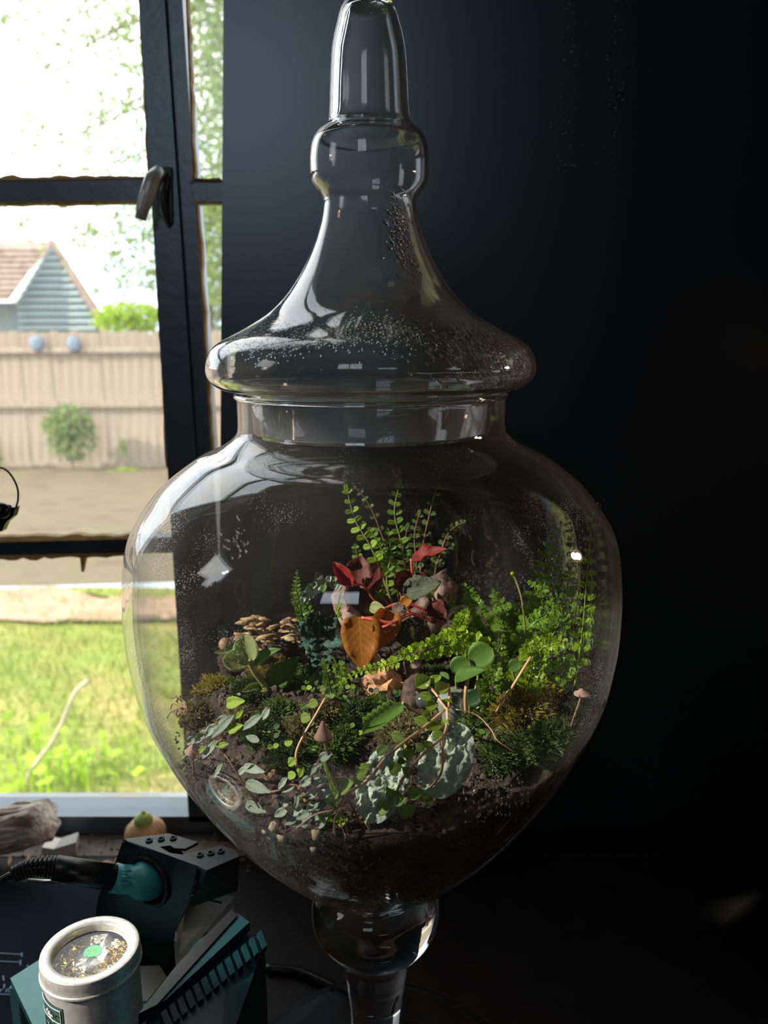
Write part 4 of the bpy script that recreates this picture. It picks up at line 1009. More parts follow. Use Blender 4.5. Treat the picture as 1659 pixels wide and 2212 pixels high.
    LV = [(914, 1469, 24, 28, 0), (919, 1500, 22, 13, 1), (955, 1483, 24, 20, 1), (958, 1458, 16, 26, 2), (942, 1463, 14, 24, 1), (965, 1514, 20, 15, 1), (933, 1520, 24, 13, 1), (908, 1553, 26, 15, 1), (920, 1541, 14, 18, 1),
          (960, 1557, 12, 26, 1), (941, 1565, 26, 13, 1), (857, 1587, 24, 15, 0), (827, 1616, 20, 26, 0), (906, 1609, 18, 22, 0), (925, 1604, 16, 14, 1), (881, 1625, 22, 16, 1), (854, 1656, 24, 18, 1), (869, 1640, 12, 16, 2),
          (785, 1666, 26, 13, 1), (773, 1682, 18, 18, 1), (748, 1692, 24, 20, 0), (713, 1714, 28, 26, 1), (724, 1705, 12, 22, 1), (702, 1760, 22, 20, 1), (722, 1774, 26, 16, 1), (719, 1793, 20, 18, 1), (740, 1766, 18, 12, 1), (709, 1772, 14, 22, 1),
          (898, 1708, 28, 14, 0), (876, 1744, 30, 15, 0), (830, 1739, 26, 15, 0), (846, 1708, 18, 20, 0), (841, 1780, 24, 26, 2), (862, 1800, 30, 20, 2), (866, 1722, 20, 18, 0), (925, 1718, 22, 10, 0), (890, 1775, 26, 18, 2), (945, 1585, 22, 14, 0), (790, 1655, 12, 22, 1), (880, 1662, 16, 20, 1)]
    for k, (x, y, lx, ly, c) in enumerate(LV):
        sgn = -1 if k % 2 else 1
        a = q(x-lx*.6*sgn, y+ly*.45)+V((0, -.001, 0)); e = q(x+lx*.6*sgn, y-ly*.45)+V((0, -.003, 0)); wv = (e-a).length*(.82 if c != 1 else .72)
        leaf(t, a, e, wv, ('lf_fresh', 'lf_yellow', 'lf_green')[c], face=(rnd.uniform(-.8, .0), -1, rnd.uniform(.3, .9)), shape='ovate', cup=.25, curl=(0, -.15)[k % 2])
    for k in range(30):   # rootlets
        x0, y0 = rnd.choice([(748, 1716), (911, 1632), (876, 1674), (966, 1535), (890, 1650), (735, 1745), (850, 1720), (750, 1760)])
        pts = [(x0, y0)]
        for i in range(4): pts.append((pts[-1][0]+rnd.uniform(-14, 14), pts[-1][1]+rnd.uniform(4, 18)))
        stem(t, A(pts), .00018, 'root', 'rootlet', 3)
    for pts in ([(735, 1745), (722, 1780), (735, 1840), (775, 1900), (830, 1925)], [(745, 1770), (760, 1840), (790, 1890), (835, 1920)], [(735, 1775), (765, 1850), (810, 1905)], [(700, 1850), (750, 1880), (800, 1925)],
                [(690, 1845), (720, 1862), (745, 1865)], [(750, 1800), (785, 1845), (820, 1900)], [(640, 1790), (680, 1760), (720, 1750)], [(700, 1870), (760, 1900), (800, 1930)], [(745, 1800), (770, 1870), (800, 1915)]):
        stem(t, [onglass(x, y, .0058) for x, y in pts], .00045, 'root', 'root', 5)
    # loose thread-like root
    o = B().tube(spline([q(985, 1532), q(1030, 1545), q(1060, 1575), q(1075, 1600), q(1112, 1625)], 6), .00035, 5).make('aerial_root', M['stem_tan'], smooth=True); tag(o, 'thin pale aerial root hanging right of the creeping plant', 'root')
    # the two silvery leaves
    def bigleaf(name, lab, base, tip, w, m, f, pet, **kw):
        t = thing(name, lab, 'leaf', base)
        leaf(t, base, tip, w, m, face=f, name='leaf_blade', **kw)
        if pet: stem(t, pet, .0009, 'stem_green', 'petiole')
    bs, tp = onglass(790, 1775, .012), P(862, 1612, Y=onglass(862, 1612, .018).y+.018)
    bigleaf('silvery_leaf', 'wrinkled silvery leaf, left and lower of the two', bs, tp, .0265, 'lf_silver', (-.25, -1, .45), [G(800, 1790), bs], shape='round', cup=.10, crink=.20, wave=.05, seed=3, nv=44, nu=26)
    bs, tp = onglass(930, 1722, .012), P(998, 1562, Y=onglass(998, 1562, .016).y+.018)
    bigleaf('silvery_leaf', 'dimpled silvery leaf, right and higher of the two', bs, tp, .0275, 'lf_silver', (-.2, -1, .45), [G(940, 1740), bs], shape='round', cup=.16, crink=.16, seed=5, nv=44, nu=26)
    bs, tp = q(782, 1602)+V((0, .01, 0)), q(872, 1540)+V((0, .012, 0))
    bigleaf('serrated_leaf', 'green toothed leaf arching above the left silvery leaf', bs, tp, .0125, 'lf_green', (-.3, -.7, .9), [tp, G(925, 1556, .004)], shape='oblong', serr=.3, cup=.3, curl=0, nteeth=8)
    # pilea
    t = thing('round_leaved_plant', 'plant with smooth round dark green leaves right of centre', 'plant', G(1007, 1540))
    for x, y, r, m, Y in ((1040, 1416, 58, 'lf_green', -.03), (995, 1440, 46, 'lf_green', -.032), (1022, 1508, 38, 'lf_dark', -.04), (1112, 1438, 28, 'lf_green', -.055), (1050, 1520, 36, 'lf_dark', -.03)):
        leaf(t, P(x-r*.42, y+r*.25, Y=Y), P(x+r*.42, y-r*.25, Y=Y), W(r), m, shape='round', cup=.12, face=(.1, -1, .4))
        stem(t, [P(x-r*.2, y+r*.1, Y=Y+.002), P(x-8, y+50, Y=Y+.012), G(1010, 1540)], .0007, 'stem_green', 'petiole')
    leaf(t, P(982, 1470, Y=-.06), P(1046, 1445, Y=-.06), W(50), 'lf_green', shape='ovate', cup=.2, face=(.1, -.1, 1), label='edge-on green leaf')
    stem(t, [P(1010, 1464, Y=-.06), P(1006, 1500, Y=-.06), P(1007, 1540, Y=-.055)], .0012, 'stem_tan', 'petiole')
    o = B().tube([P(1147, 1419, Y=-.06), P(1108, 1482, Y=-.058), P(1068, 1545, Y=-.05)], .0009, 6).make('bare_stalk', M['stem_tan'], smooth=True); tag(o, 'bare tan stalk leaning through the bright fern', 'stalk')
    # mushrooms
    def mushroom(lab, px, py, wpx, hpx, pts, off, tilt=0):
        c = onglass(px, py, off); t = thing('mushroom', lab, 'mushroom', c)
        r = wpx*.5*PX*.8; h = hpx*PX*.8; b = B(); R = Matrix.Rotation(tilt, 3, 'Y'); n = 32; k0 = 0
        pr = [(.0001, h), (r*.18, h*.96), (r*.35, h*.72), (r*.62, h*.36), (r*.9, h*.05), (r, -h*.08), (r*.93, -h*.1), (r*.5, h*.15), (.0001, h*.3)]
        b.lathe(smooth_prof(pr, 3), n, c, R)
        for i, v in enumerate(b.v):
            a = (i % n)/n*2*pi; d = V((v.x-c.x, v.y-c.y, 0)); b.v[i] = v+d*.04*cos(a*16)
        b.make('cap', M['cap'], t, True)
        stem(t, [c+V((0, 0, h*.2))]+[onglass(x, y, off) for x, y in pts], .0007, 'stem_brown')
    mushroom('pointed pinkish-brown mushroom on a long thin stem, centre left', 698, 1590, 36, 32, [(703, 1610), (716, 1650), (728, 1695), (742, 1722)], .014)
    mushroom('withered split mushroom by the lower left glass', 414, 1624, 32, 22, [(416, 1640), (418, 1662), (417, 1686)], .010, .3)
    mushroom('small flat pink mushroom by the lower right glass', 1256, 1498, 38, 12, [(1252, 1515), (1240, 1550), (1232, 1575)], .012)
    # pale pebbles
    for k, (x, y, r, lab) in enumerate(((574, 1793, 7, 'leftmost small clay ball in the soil line'), (591, 1786, 9, 'brownish clay ball above the smallest one'), (584, 1806, 6, 'smallest clay ball under the brownish one'), (611, 1805, 11, 'largest pale clay ball at the lower front glass'),
                         (684, 1802, 10, 'oval pale clay ball left of the yellowish one'), (700, 1809, 7, 'yellowish round clay ball below the fresh leaves'), (680, 1830, 9, 'lowest pale clay ball at the front glass'))):
        c = onglass(x, y, .0062); o = B().blob(c, r*PX*1.0, seed=k, amp=.16, nu=12, nv=8).make('clay_ball', M['clayball'], smooth=True); tag(o, lab, 'pebble', 'pale clay balls in the soil')
    t = thing('dark_fern', 'low dark green fern tuft left of the orange bark', 'fern', G(705, 1560))
    for k, (pts, m) in enumerate([([(705, 1540), (690, 1500), (668, 1470), (640, 1462)], 'fern_dim'), ([(710, 1540), (712, 1490), (705, 1450), (700, 1425)], 'fern'), ([(712, 1545), (735, 1510), (758, 1490), (780, 1492)], 'fern_dim'),
                  ([(700, 1548), (672, 1530), (645, 1525), (620, 1530)], 'fern_dim'), ([(715, 1550), (745, 1540), (770, 1545), (795, 1560)], 'fern'), ([(705, 1545), (722, 1500), (735, 1470), (738, 1445)], 'fern')]):
        frond(t, pts, m, 14, -.005, 80+k)
    t = thing('moss_fern', 'fine yellow-green moss fern sprigs at the foot of the creeping plant', 'plant', onglass(720, 1760, .014))
    for k, pts in enumerate([[(735, 1745), (728, 1715), (718, 1690), (708, 1660)], [(730, 1750), (715, 1735), (702, 1728), (692, 1722)], [(740, 1755), (728, 1775), (712, 1770), (698, 1776)], [(735, 1740), (715, 1700), (705, 1665), (700, 1648)]]):
        p3 = [onglass(x, y, .013) for x, y in pts]; b = B(); p3 = spline(p3, 8); b.tube(p3, .0004, 4); rr = random.Random(k)
        for i in range(2, len(p3)):
            for j in range(3):
                a = rr.uniform(0, 6.3); d = V((cos(a), -abs(sin(a))*.4, sin(a)+.4)).normalized()*.0013; w_ = V((d.z, 0, -d.x)).normalized()*.0004
                b.add([p3[i]-w_, p3[i]+w_, p3[i]+d], [(0, 1, 2)])
        b.make('sprig', M['fern_bright'], t)
    t = thing('low_clover', 'patch of tiny round-leaved seedlings on the moss below centre', 'plant', G(800, 1600))
    for k in range(46):
        x, y = rnd.uniform(560, 1080), rnd.uniform(1500, 1640); g0 = G(x, y); e = g0+V((rnd.uniform(-.003, .003), -.002, rnd.uniform(.004, .009)))
        stem(t, [g0, e], .0003, 'stem_green', 'stem', 3)
        for j in range(2): leaf(t, e, e+V(((-1)**j*.0035, rnd.uniform(-.002, .001), rnd.uniform(-.001, .002))), .0034, ('lf_green', 'lf_yellow', 'lf_dark')[k % 3], shape='round', cup=.2, face=(rnd.uniform(-.3, .3), -.7, .8))
    t = thing('grey_vine', 'second run of small grey leaves trailing through the moss, centre left', 'plant', G(600, 1600))
    for run in ([(690, 1640), (672, 1680), (690, 1720), (668, 1755)], [(470, 1560), (440, 1585), (415, 1600), (398, 1640)], [(610, 1740), (640, 1765), (670, 1775), (700, 1770)]):
        p3 = [onglass(x, y, .013) for x, y in run]; stem(t, p3, .0004, 'stem_brown')
        for i, q3 in enumerate(spline(p3, 3)):
            s2 = -1 if i % 2 else 1; a = rnd.uniform(.3, 1.2)
            leaf(t, q3, q3+V((s2*cos(a)*.0085, -.001, sin(a)*.006*s2)), .0048, 'lf_greyvine', shape='ovate', cup=.25, wave=.08, face=(rnd.uniform(-.5, .3), -1, rnd.uniform(.2, .8)))
    # leaf litter against the glass and twiggy root at left
    t = thing('dry_rootlets', 'tangle of dark dry rootlets poking out at the left glass', 'root', onglass(385, 1530, .012))
    for k in range(12):
        a = (405, 1530); pts = [a]
        for i in range(4): pts.append((pts[-1][0]+rnd.uniform(-16, 2), pts[-1][1]+rnd.uniform(-12, 14)))
        stem(t, [onglass(max(x, 352), y, .012) for x, y in pts], .0004, 'stem_brown', 'rootlet', 4)
M['cap'] = mat('mushroom_cap', [(.26, .14, .11), (.40, .24, .19)], 60, .7)
M['clayball'] = mat('clay_ball', [(.34, .27, .17), (.55, .46, .32)], 120, .9, bump=.6)
plants()
def wet():
    """drops running down the inside of the bowl on the right"""
    rnd = random.Random(77); b = B()
    def drop(px, py, s):
        p = onglass(px, py, .0028); n = V((p.x, p.y, 0)).normalized(); u = V((-n.y, n.x, 0)); v = V((0, 0, 1)); k = 6
        vs = [p-n*s*.5]+[p+(u*cos(2*pi*j/k)*.8+v*sin(2*pi*j/k)*1.5)*s for j in range(k)]
        b.add(vs, [(0, 1+j, 1+(j+1) % k) for j in range(k)]+[tuple(range(k, 0, -1))])
    for i in range(900):
        x = rnd.gauss(1240, 45); y = rnd.uniform(1080, 1560)
        if x > 1310 or x < 1110: continue
        drop(x, y, rnd.uniform(.0004, .0011))
    for i in range(110):
        drop(min(1140, rnd.gauss(1070, 42)), min(1775, rnd.gauss(1710, 40)), rnd.uniform(.0004, .0014))
    for i in range(40): drop(rnd.gauss(505, 22), rnd.gauss(1170, 18), rnd.uniform(.0004, .0011))
    o = b.make('condensation', M['drop'], J, True); o['kind'] = 'stuff'
wet()

# ------------------------------------------------------------------ soldering corner, tin and things by the window
M['blackmetal'] = mat('satin_black_metal', [(.012, .013, .014), (.02, .021, .023)], 120, .34, bump=.12, bscale=700, bdist=.0004)
M['blackplastic'] = mat('black_plastic', [(.007, .007, .008), (.011, .011, .012)], 80, .30, spec=.35)
M['teal'] = mat('teal_plastic', [(.03, .24, .27), (.035, .28, .31)], 50, .38)
M['teal_dark'] = mat('dark_teal_case', [(.002, .032, .040), (.003, .040, .050)], 50, .5, spec=.3)
M['teal_light'] = mat('pale_teal_enamel', [(.24, .68, .66), (.28, .74, .72)], 40, .4)
M['tin'] = mat('brushed_tin', [(.60, .59, .56), (.76, .75, .71)], 300, .42, .6, bump=.15, bscale=900, bdist=.0003)
M['greyplate'] = mat('grey_sheet_metal', [(.22, .21, .20), (.38, .36, .34)], 60, .45, .6)
M['mat_navy'] = mat('navy_mat', [(.006, .007, .014), (.009, .010, .018)], 30, .85, spec=.12)
M['print'] = mat('pale_blue_print', [(.14, .26, .40)], 30, .6)
M['gold'] = mat('brass_shavings', [(.55, .38, .10), (.85, .66, .25)], 200, .25, .9)
M['foil'] = mat('crumpled_silver_pouch', [(.50, .49, .48), (.78, .77, .75)], 90, .35, .0, bump=.8, bscale=120)
M['sticker'] = mat('green_sticker', [(.16, .52, .28), (.20, .60, .33)], 90, .5)
M['label'] = mat('dark_green_label', [(.03, .07, .065), (.04, .09, .08)], 30, .5)
M['white_ink'] = mat('white_ink', [(.7, .74, .72)], 30, .6)
M['log'] = mat('weathered_log', [(.20, .15, .12), (.58, .48, .40), (.82, .74, .65)], 22, .9, stretch=(.35, 3, 3), bump=1.0, bscale=60, bdist=.006)
M['onion'] = mat('onion_skin', [(.58, .32, .14), (.74, .48, .26)], 18, .45, stretch=(3, 3, .4))
M['sprout'] = mat('onion_sprout', [(.42, .58, .14), (.52, .66, .22)], 20, .5)
M['cream'] = mat('cream_block', [(.62, .58, .50), (.74, .70, .62)], 20, .7)
M['block_end'] = mat('grey_block_end', [(.34, .33, .31), (.42, .41, .38)], 20, .7)
M['paper'] = mat('lined_paper', [(.70, .70, .76), (.78, .78, .84)], 10, .8)
M['clearwin'] = thin_glass('tin_window', .06, 0)

def tin():
    c = P(195, 2050, z=1.0); R0 = .0325; T = thing('round_tin', 'round silver tin with a clear window lid and green sticker', 'tin', (c.x, c.y, .925))
    X, Y = c.x, c.y
    k = sqrt(((P(315, 2042, z=1.0)-P(73, 2105, z=1.0)).length/2)/R0) if False else 1
    r = (P(315, 2040, z=1.0).x-P(73, 2095, z=1.0).x)/2; r = r*.985
    B().lathe(smooth_prof([(.0001, .925), (r*.92, .925), (r*.94, .927), (r*.94, .987), (r*.945, .991)], 2), 72, (X, Y, 0)).make('body', M['tin'], T, True)
    lp = [(r*.965, .9905), (r*1.003, .9900), (r*1.010, .9908), (r*1.003, .9918), (r*.985, .9924), (r*.985, .9975), (r*.975, .9995), (r*.955, 1.0005), (r*.76, 1.0), (r*.745, .9985), (r*.735, .9955), (r*.72, .9955)]
    B().lathe(smooth_prof(lp, 2), 96, (X, Y, 0)).make('lid_ring', M['tin'], T, True)
    B().lathe([(.0001, .9968), (r*.735, .9968)], 64, (X, Y, 0)).make('lid_window', M['clearwin'], T, True)
    # what shows through the lid: a silver pouch and brass turnings
    b = B(); rnd = random.Random(6); n = 40; vs = []; 
    k0 = 0
    for i in range(9):
        for j in range(n):
            rr = r*.73*i/8+1e-4; a = 2*pi*j/n; x, y = rr*cos(a), rr*sin(a)
            vs.append((X+x, Y+y, .9915+.004*noise.noise(V((x*70, y*70, 2)))+.0015*noise.noise(V((x*200, y*200, 5)))))
    fs = [(i*n+j, i*n+(j+1) % n, (i+1)*n+(j+1) % n, (i+1)*n+j) for i in range(8) for j in range(n)]
    link('pouch', mesh(vs, fs), M['foil'], T)
    b = B()
    for i in range(420):
        a = rnd.gauss(-2.6, .9) if i % 2 else rnd.gauss(-.1, .5); rr = r*.70*sqrt(rnd.uniform(.25, 1)); q = V((X+rr*cos(a), Y+rr*sin(a), .9945+rnd.uniform(-.0015, .0015)))
        d = V((rnd.gauss(0, 1), rnd.gauss(0, 1), rnd.gauss(0, .4))).normalized()*.0014; e = V((-d.y, d.x, .0003)).normalized()*.0004
        b.add([q-d-e, q+d-e, q+d+e, q-d+e+V((0, 0, .0004))], [(0, 1, 2, 3)])
    b.make('brass_shavings', M['gold'], T)['kind'] = 'stuff'
    s = thing('green_sticker', 'torn round green sticker in the middle of the tin lid', 'sticker', (X, Y, .9975)) if False else None
    b = B(); pts = []
    for i in range(30):
        a = 2*pi*i/30; rr = .0053*(1 if not 4.0 < a < 5.4 else .82+.08*sin(i*2.4)); pts.append((X+.001+rr*cos(a), Y+.001+rr*sin(a), .9972))
    st = b.slab(pts, (0, 0, .0003)).make('sticker', M['sticker'], T)
    # embossed letters on the sticker
    txt('DSC', (X-.0028, Y+.0004, .99755), .0030, Matrix.Identity(3), M['sprout'], T, 'embossed_text')
    # label on the side
    a0, a1 = radians(203), radians(253); vs = []; fs = []; m = 14; rl = r*.94+.0004
    for i in range(m+1):
        a = a0+(a1-a0)*i/m
        for z in (.93, .983): vs.append((X+rl*cos(a), Y+rl*sin(a), z))
    for i in range(m): fs.append((2*i, 2*i+2, 2*i+3, 2*i+1))
    link('label', mesh(vs, fs), M['label'], T, smooth=True)
    def ctext(s, adeg, z, size):
        a = radians(adeg); tz = V((cos(a), sin(a), 0)); tx = V((-sin(a), cos(a), 0)); Rr = Matrix((tx, V((0, 0, 1)), tz)).transposed()
        txt(s, V((X, Y, z))+tz*(rl+.0005), size, Rr, M['white_ink'], T, 'label_text')
    ctext('-08C', 222, .9750, .0056); ctext('nd the tip', 222, .9675, .0038); ctext('the lid to', 222, .9632, .0038)
    for z in (.9812, .9728, .950):
        v = []
        for i in range(m+1):
            a = radians(205)+(radians(250)-radians(205))*i/m; v.append(V((X+(rl+.0003)*cos(a), Y+(rl+.0003)*sin(a), z)))
        B().tube(v, .00022, 4).make('label_line', M['white_ink'], T)
    a = radians(250); B().tube([(X+(rl+.0003)*cos(a), Y+(rl+.0003)*sin(a), z) for z in (.932, .9812)], .00022, 4).make('label_line', M['white_ink'], T)
def txt(s, loc, size, R, m, parent, name):
    c = bpy.data.curves.new('t', 'FONT'); c.body = s; c.size = size; c.extrude = .0001; c.resolution_u = 3
    o = bpy.data.objects.new('t', c); C.objects.link(o); dg = bpy.context.evaluated_depsgraph_get()
    me = bpy.data.meshes.new_from_object(o.evaluated_get(dg)); bpy.data.objects.remove(o); bpy.data.curves.remove(c)
    me.materials.clear()
    return link(name, me, m, parent, Matrix.Translation(V(loc)) @ R.to_4x4())
tin()

def station():
    # small bench unit whose pale teal top carries the tin
    z = .9235
    S = thing('bench_unit', 'pale teal cased unit with black front under the tin', 'equipment', P(200, 2150, z=TZ))
    a, b2, c, d = P(22, 2113, z=z), P(118, 2052, z=z), P(362, 2112, z=z), P(300, 2215, z=z)
    a2 = a; r2 = V((d.x, d.y, z)); top = [a, b2, c, d, P(78, 2230, z=z)]
    def ins(pts, k): 
        m = sum((p for p in pts), V((0, 0, 0)))/len(pts); return [m+(p-m)*k for p in pts]
    B().slab(top, (0, 0, -.006)).make('top_plate', M['teal_light'], S)
    body = [V((p.x, p.y, TZ)) for p in ins(top, .93)]
    B().slab(body, (0, 0, z-.006-TZ)).make('case', M['blackplastic'], S)
    e = a-V((0, 0, .0)); 
    B().box((-.003, -.003, TZ), (.003, .003, z-.0055), T=(a.x+.003, a.y+.0, 0)).make('corner_post', M['teal_light'], S)
    # grey plate right of the tin
    B().slab([P(300, 2090, z=z+.001), P(345, 2088, z=z+.001), P(360, 2113, z=z+.001), P(318, 2165, z=z+.001), P(300, 2165, z=z+.001)], (0, 0, .0012)).make('grey_plate', M['greyplate'], S)
    # printed navy mat on the table
    q = [P(-60, 1905, z=TZ+.004), P(300, 1905, z=TZ+.004), P(330, 2240, z=TZ+.004), P(-80, 2240, z=TZ+.004)]
    N = thing('printed_mat', 'navy mat with pale blue printed dimension lines on the table', 'mat', q[0])
    B().slab([V((p.x, p.y, TZ)) for p in q], (0, 0, .004)).make('sheet', M['mat_navy'], N)
    def ln(x0, y0, x1, y1, w=2.2):
        p0, p1 = P(x0, y0, z=TZ+.0042), P(x1, y1, z=TZ+.0042); dd = (p1-p0); s = V((-dd.y, dd.x, 0)).normalized()*w*.00038*.5
        B().slab([p0-s, p1-s, p1+s, p0+s], (0, 0, .0003)).make('printed_line', M['print'], N)
    for s in ((-40, 2057, 46, 2062), (-40, 2075, 46, 2079), (-40, 2146, 22, 2149)): ln(*s)
    for s in ((47, 2058, 47, 2067), (44, 2074, 44, 2085), (60, 2085, 60, 2094), (7, 2108, 8, 2118), (9, 2126, 9, 2135), (26, 2170, 26, 2180)): ln(*s, w=3.4)
    p = P(-6, 2143, z=TZ+.0042); txt('y to', p, .0085, Matrix.Rotation(-.04, 3, 'Z'), M['print'], N, 'printed_text')
    # dark teal power unit with ribs
    z = 1.0
    U = thing('ribbed_power_unit', 'dark teal ribbed case in the shade left of the jar stem', 'equipment', P(470, 2150, z=TZ))
    A, Bq, Cq, D = P(500, 1992, z=z), P(572, 2040, z=z-.004), P(470, 2330, z=z-.004), P(255, 2290, z=z)
    top = [A, Bq, Cq, D]
    B().slab([V((p.x, p.y, TZ+.001)) for p in top], (0, 0, z-TZ-.012)).make('case', M['teal_dark'], U)
    # rounded shoulder
    B().slab([p+V((0, 0, -.011)) for p in ins(top, .985)], (0, 0, .011)).make('top_plate', M['teal_dark'], U)
    for i in range(13):
        t = i/12; p0 = P(560-206*t, 2022+172*t, z=z+.0005); p1 = P(560-206*t+12, 2022+172*t+34, z=z-.002)
        d = (P(355, 2194, z=z)-P(560, 2022, z=z)).normalized()*.0019
        B().slab([p0-d, p0+d, p1+d, p1-d], (0, 0, .0032)).make('rib', M['teal_dark'], U)
    B().slab([P(430, 2050, z=z+.001), P(512, 1990, z=z+.001), P(540, 2010, z=z+.001), P(360, 2180, z=z+.001), P(300, 2215, z=z+.001)], (0, 0, .006)).make('raised_panel', M['teal_dark'], U)
    B().slab([P(384, 2092, z=z+.005), P(502, 1972, z=z+.005), P(512, 1988, z=z+.005), P(425, 2085, z=z+.005), P(340, 2180, z=z+.005), P(300, 2200, z=z+.005)], (0, 0, .003)).make('black_rail', M['blackplastic'], U)
station()

def iron():
    zt = 1.005
    H = thing('iron_holder', 'black bent sheet-metal stand holding the teal soldering iron', 'holder', P(330, 2000, z=TZ))
    th = V((0, 0, -.0022))
    # top plate with a slot cut in its back edge and little holes
    tp = [(266, 1812), (364, 1800), (428, 1819), (400, 1833), (376, 1832), (368, 1826), (345, 1829), (366, 1842), (392, 1846), (430, 1838), (478, 1826), (508, 1836), (516, 1850), (446, 1880), (428, 1871)]
    B().slab([P(x, y, z=zt) for x, y in tp], th).make('top_plate', M['blackmetal'], H)
    for x, y in ((322, 1815), (348, 1812), (374, 1810), (432, 1846), (455, 1842), (477, 1838)):
        c = P(x, y, z=zt+.0006); B().lathe([(.0014, -.0006), (.0024, -.0006), (.0026, .0004), (.0018, .0006), (.0012, 0)], 16, c, close=True).make('grommet', M['blackmetal'], H, True)
    zb = .925
    # front plate with its round hole: strip ring around the hole
    hole = P(325, 1900, z=.972); fr = [P(266, 1814, z=zt), P(428, 1873, z=zt-.001), P(410, 1960, z=.965), P(376, 2013, z=.945), P(382, 2092, z=zb-.02), P(300, 2010, z=zb), P(208, 1990, z=zb), P(212, 1936, z=.95), P(248, 1862, z=.985)]
    nrm = (fr[1]-fr[0]).cross(fr[7]-fr[0]).normalized()
    if nrm.y > 0: nrm = -nrm
    o = fr[0]; flat = [p-nrm*((p-o).dot(nrm)) for p in fr]; hc = P(322, 1902, Y=fr[0].y); dd = hc-CAM; hc = CAM+dd*((o-CAM).dot(nrm)/dd.dot(nrm))
    u = (fr[1]-fr[0]).normalized(); v = nrm.cross(u).normalized(); hr = .0165
    n = 48; b = B(); outer = []
    for i in range(n):
        a = 2*pi*i/n; d = u*cos(a)+v*sin(a); best = None
        for j in range(len(flat)):
            p, q = flat[j]-hc, flat[(j+1) % len(flat)]-hc; px, py, qx, qy = p.dot(u), p.dot(v), q.dot(u), q.dot(v); ex, ey = qx-px, qy-py; den = cos(a)*ey-sin(a)*ex
            if abs(den) < 1e-9: continue
            s = (px*ey-py*ex)/den; t = (px*sin(a)-py*cos(a))/den
            if s > 0 and -1e-6 <= t <= 1+1e-6 and (best is None or s > best): best = s
        outer.append(hc+d*(best or hr*1.3))
    inner = [hc+(u*cos(2*pi*i/n)+v*sin(2*pi*i/n))*hr for i in range(n)]
    off = -nrm*.0018; vs = outer+inner+[p+off for p in outer]+[p+off for p in inner]
    fs = []
    for i in range(n):
        j = (i+1) % n; fs += [(i, j, n+j, n+i), (2*n+i, 3*n+i, 3*n+j, 2*n+j), (i, 2*n+i, 2*n+j, j), (n+i, n+j, 3*n+j, 3*n+i)]
    b.add(vs, fs); b.make('front_plate', M['blackmetal'], H)
    Rh = Matrix((u, v, nrm)).transposed()
    B().lathe([(hr-.001, -.022), (hr-.001, .0015), (hr+.0015, .003), (hr+.003, .0015), (hr+.003, -.001), (hr+.001, -.022)], 48, hc, Rh, close=True).make('collar', M['blackplastic'], H, True)
    # side wing and grey tray plate
    B().slab([P(428, 1873, z=zt-.001), P(446, 1880, z=zt-.001), P(516, 1850, z=zt-.001), P(512, 1925, z=.97), P(412, 1960, z=.962)], (0, .002, -.001)).make('side_plate', M['blackmetal'], H)
    B().slab([P(405, 1918, z=.966), P(506, 1938, z=.966), P(380, 2092, z=.93), P(374, 2013, z=.938)], (0, .002, -.0015)).make('tray_plate', M['greyplate'], H)
    B().slab([P(409, 1934, z=.9675), P(480, 1950, z=.9675), P(478, 1953, z=.9673), P(410, 1937, z=.9673)], (0, 0, .0008)).make('edge_strip', M['blackmetal'], H)
    B().box((-.02, -.015, TZ), (.03, .03, zb+.002), T=(fr[5].x, fr[5].y+.05, 0)).make('foot_block', M['blackplastic'], H)
    # the iron itself
    I = thing('soldering_iron', 'teal and black soldering iron resting in the black stand', 'soldering iron', hc)
    ax0 = CAM+(P(322, 1902, Y=0)-CAM)*((hc-CAM).length/(P(322, 1902, Y=0)-CAM).length)
    yh = ax0.y-.004
    g = lambda x, y, dy=0: P(x, y, Y=yh-dy)
    B().tube([g(335, 1905, -.02), g(322, 1903, -.004), g(312, 1902, 0), g(296, 1902, .002), g(283, 1901, .003), g(262, 1899, .005), g(245, 1896, .007)], [.0095, .0128, .0132, .0125, .0098, .0096, .0098], 32).make('grip', M['teal'], I, True)
    for k in range(3):
        B().tube([g(262, 1880+k*14, .0145), g(284, 1882+k*14, .0125)], [.0006, .0006], 6).make('grip_ridge', M['teal'], I, True)
    B().tube([g(252, 1897, .006), g(180, 1885, .011), g(118, 1874, .015)], [.0088, .0086, .0082], 28).make('handle', M['blackplastic'], I, True)
    pts = [g(122, 1875, .015), g(95, 1872, .017), g(60, 1877, .019), g(28, 1890, .021)]; sp = spline(pts, 8)
    b = B(); b.tube(sp, [.0062-.0022*i/len(sp) for i in range(len(sp))], 16).make('strain_relief', M['blackplastic'], I, True)
    for i in range(1, len(sp)-1, 2):
        t = (sp[i+1]-sp[i-1]).normalized(); B().tube([sp[i]-t*.0006, sp[i]+t*.0006], .0078-.0026*i/len(sp), 18).make('relief_ring', M['blackplastic'], I, True)
    B().tube(spline([g(30, 1889, .021), g(10, 1898, .022), g(-25, 1925, .024), g(-90, 2010, .02)], 6), .0026, 12).make('cable', M['blackplastic'], I, True)
    # highlight line below the handle, modelled as a bright wire
    B().tube([g(60, 1902, .010), g(150, 1906, .008), g(235, 1921, .004)], .0012, 8).make('highlight_wire', M['chrome'], H, True)
M['chrome'] = mat('bright_highlight', [(.7, .7, .68)], 30, .2, 1.0)
iron()

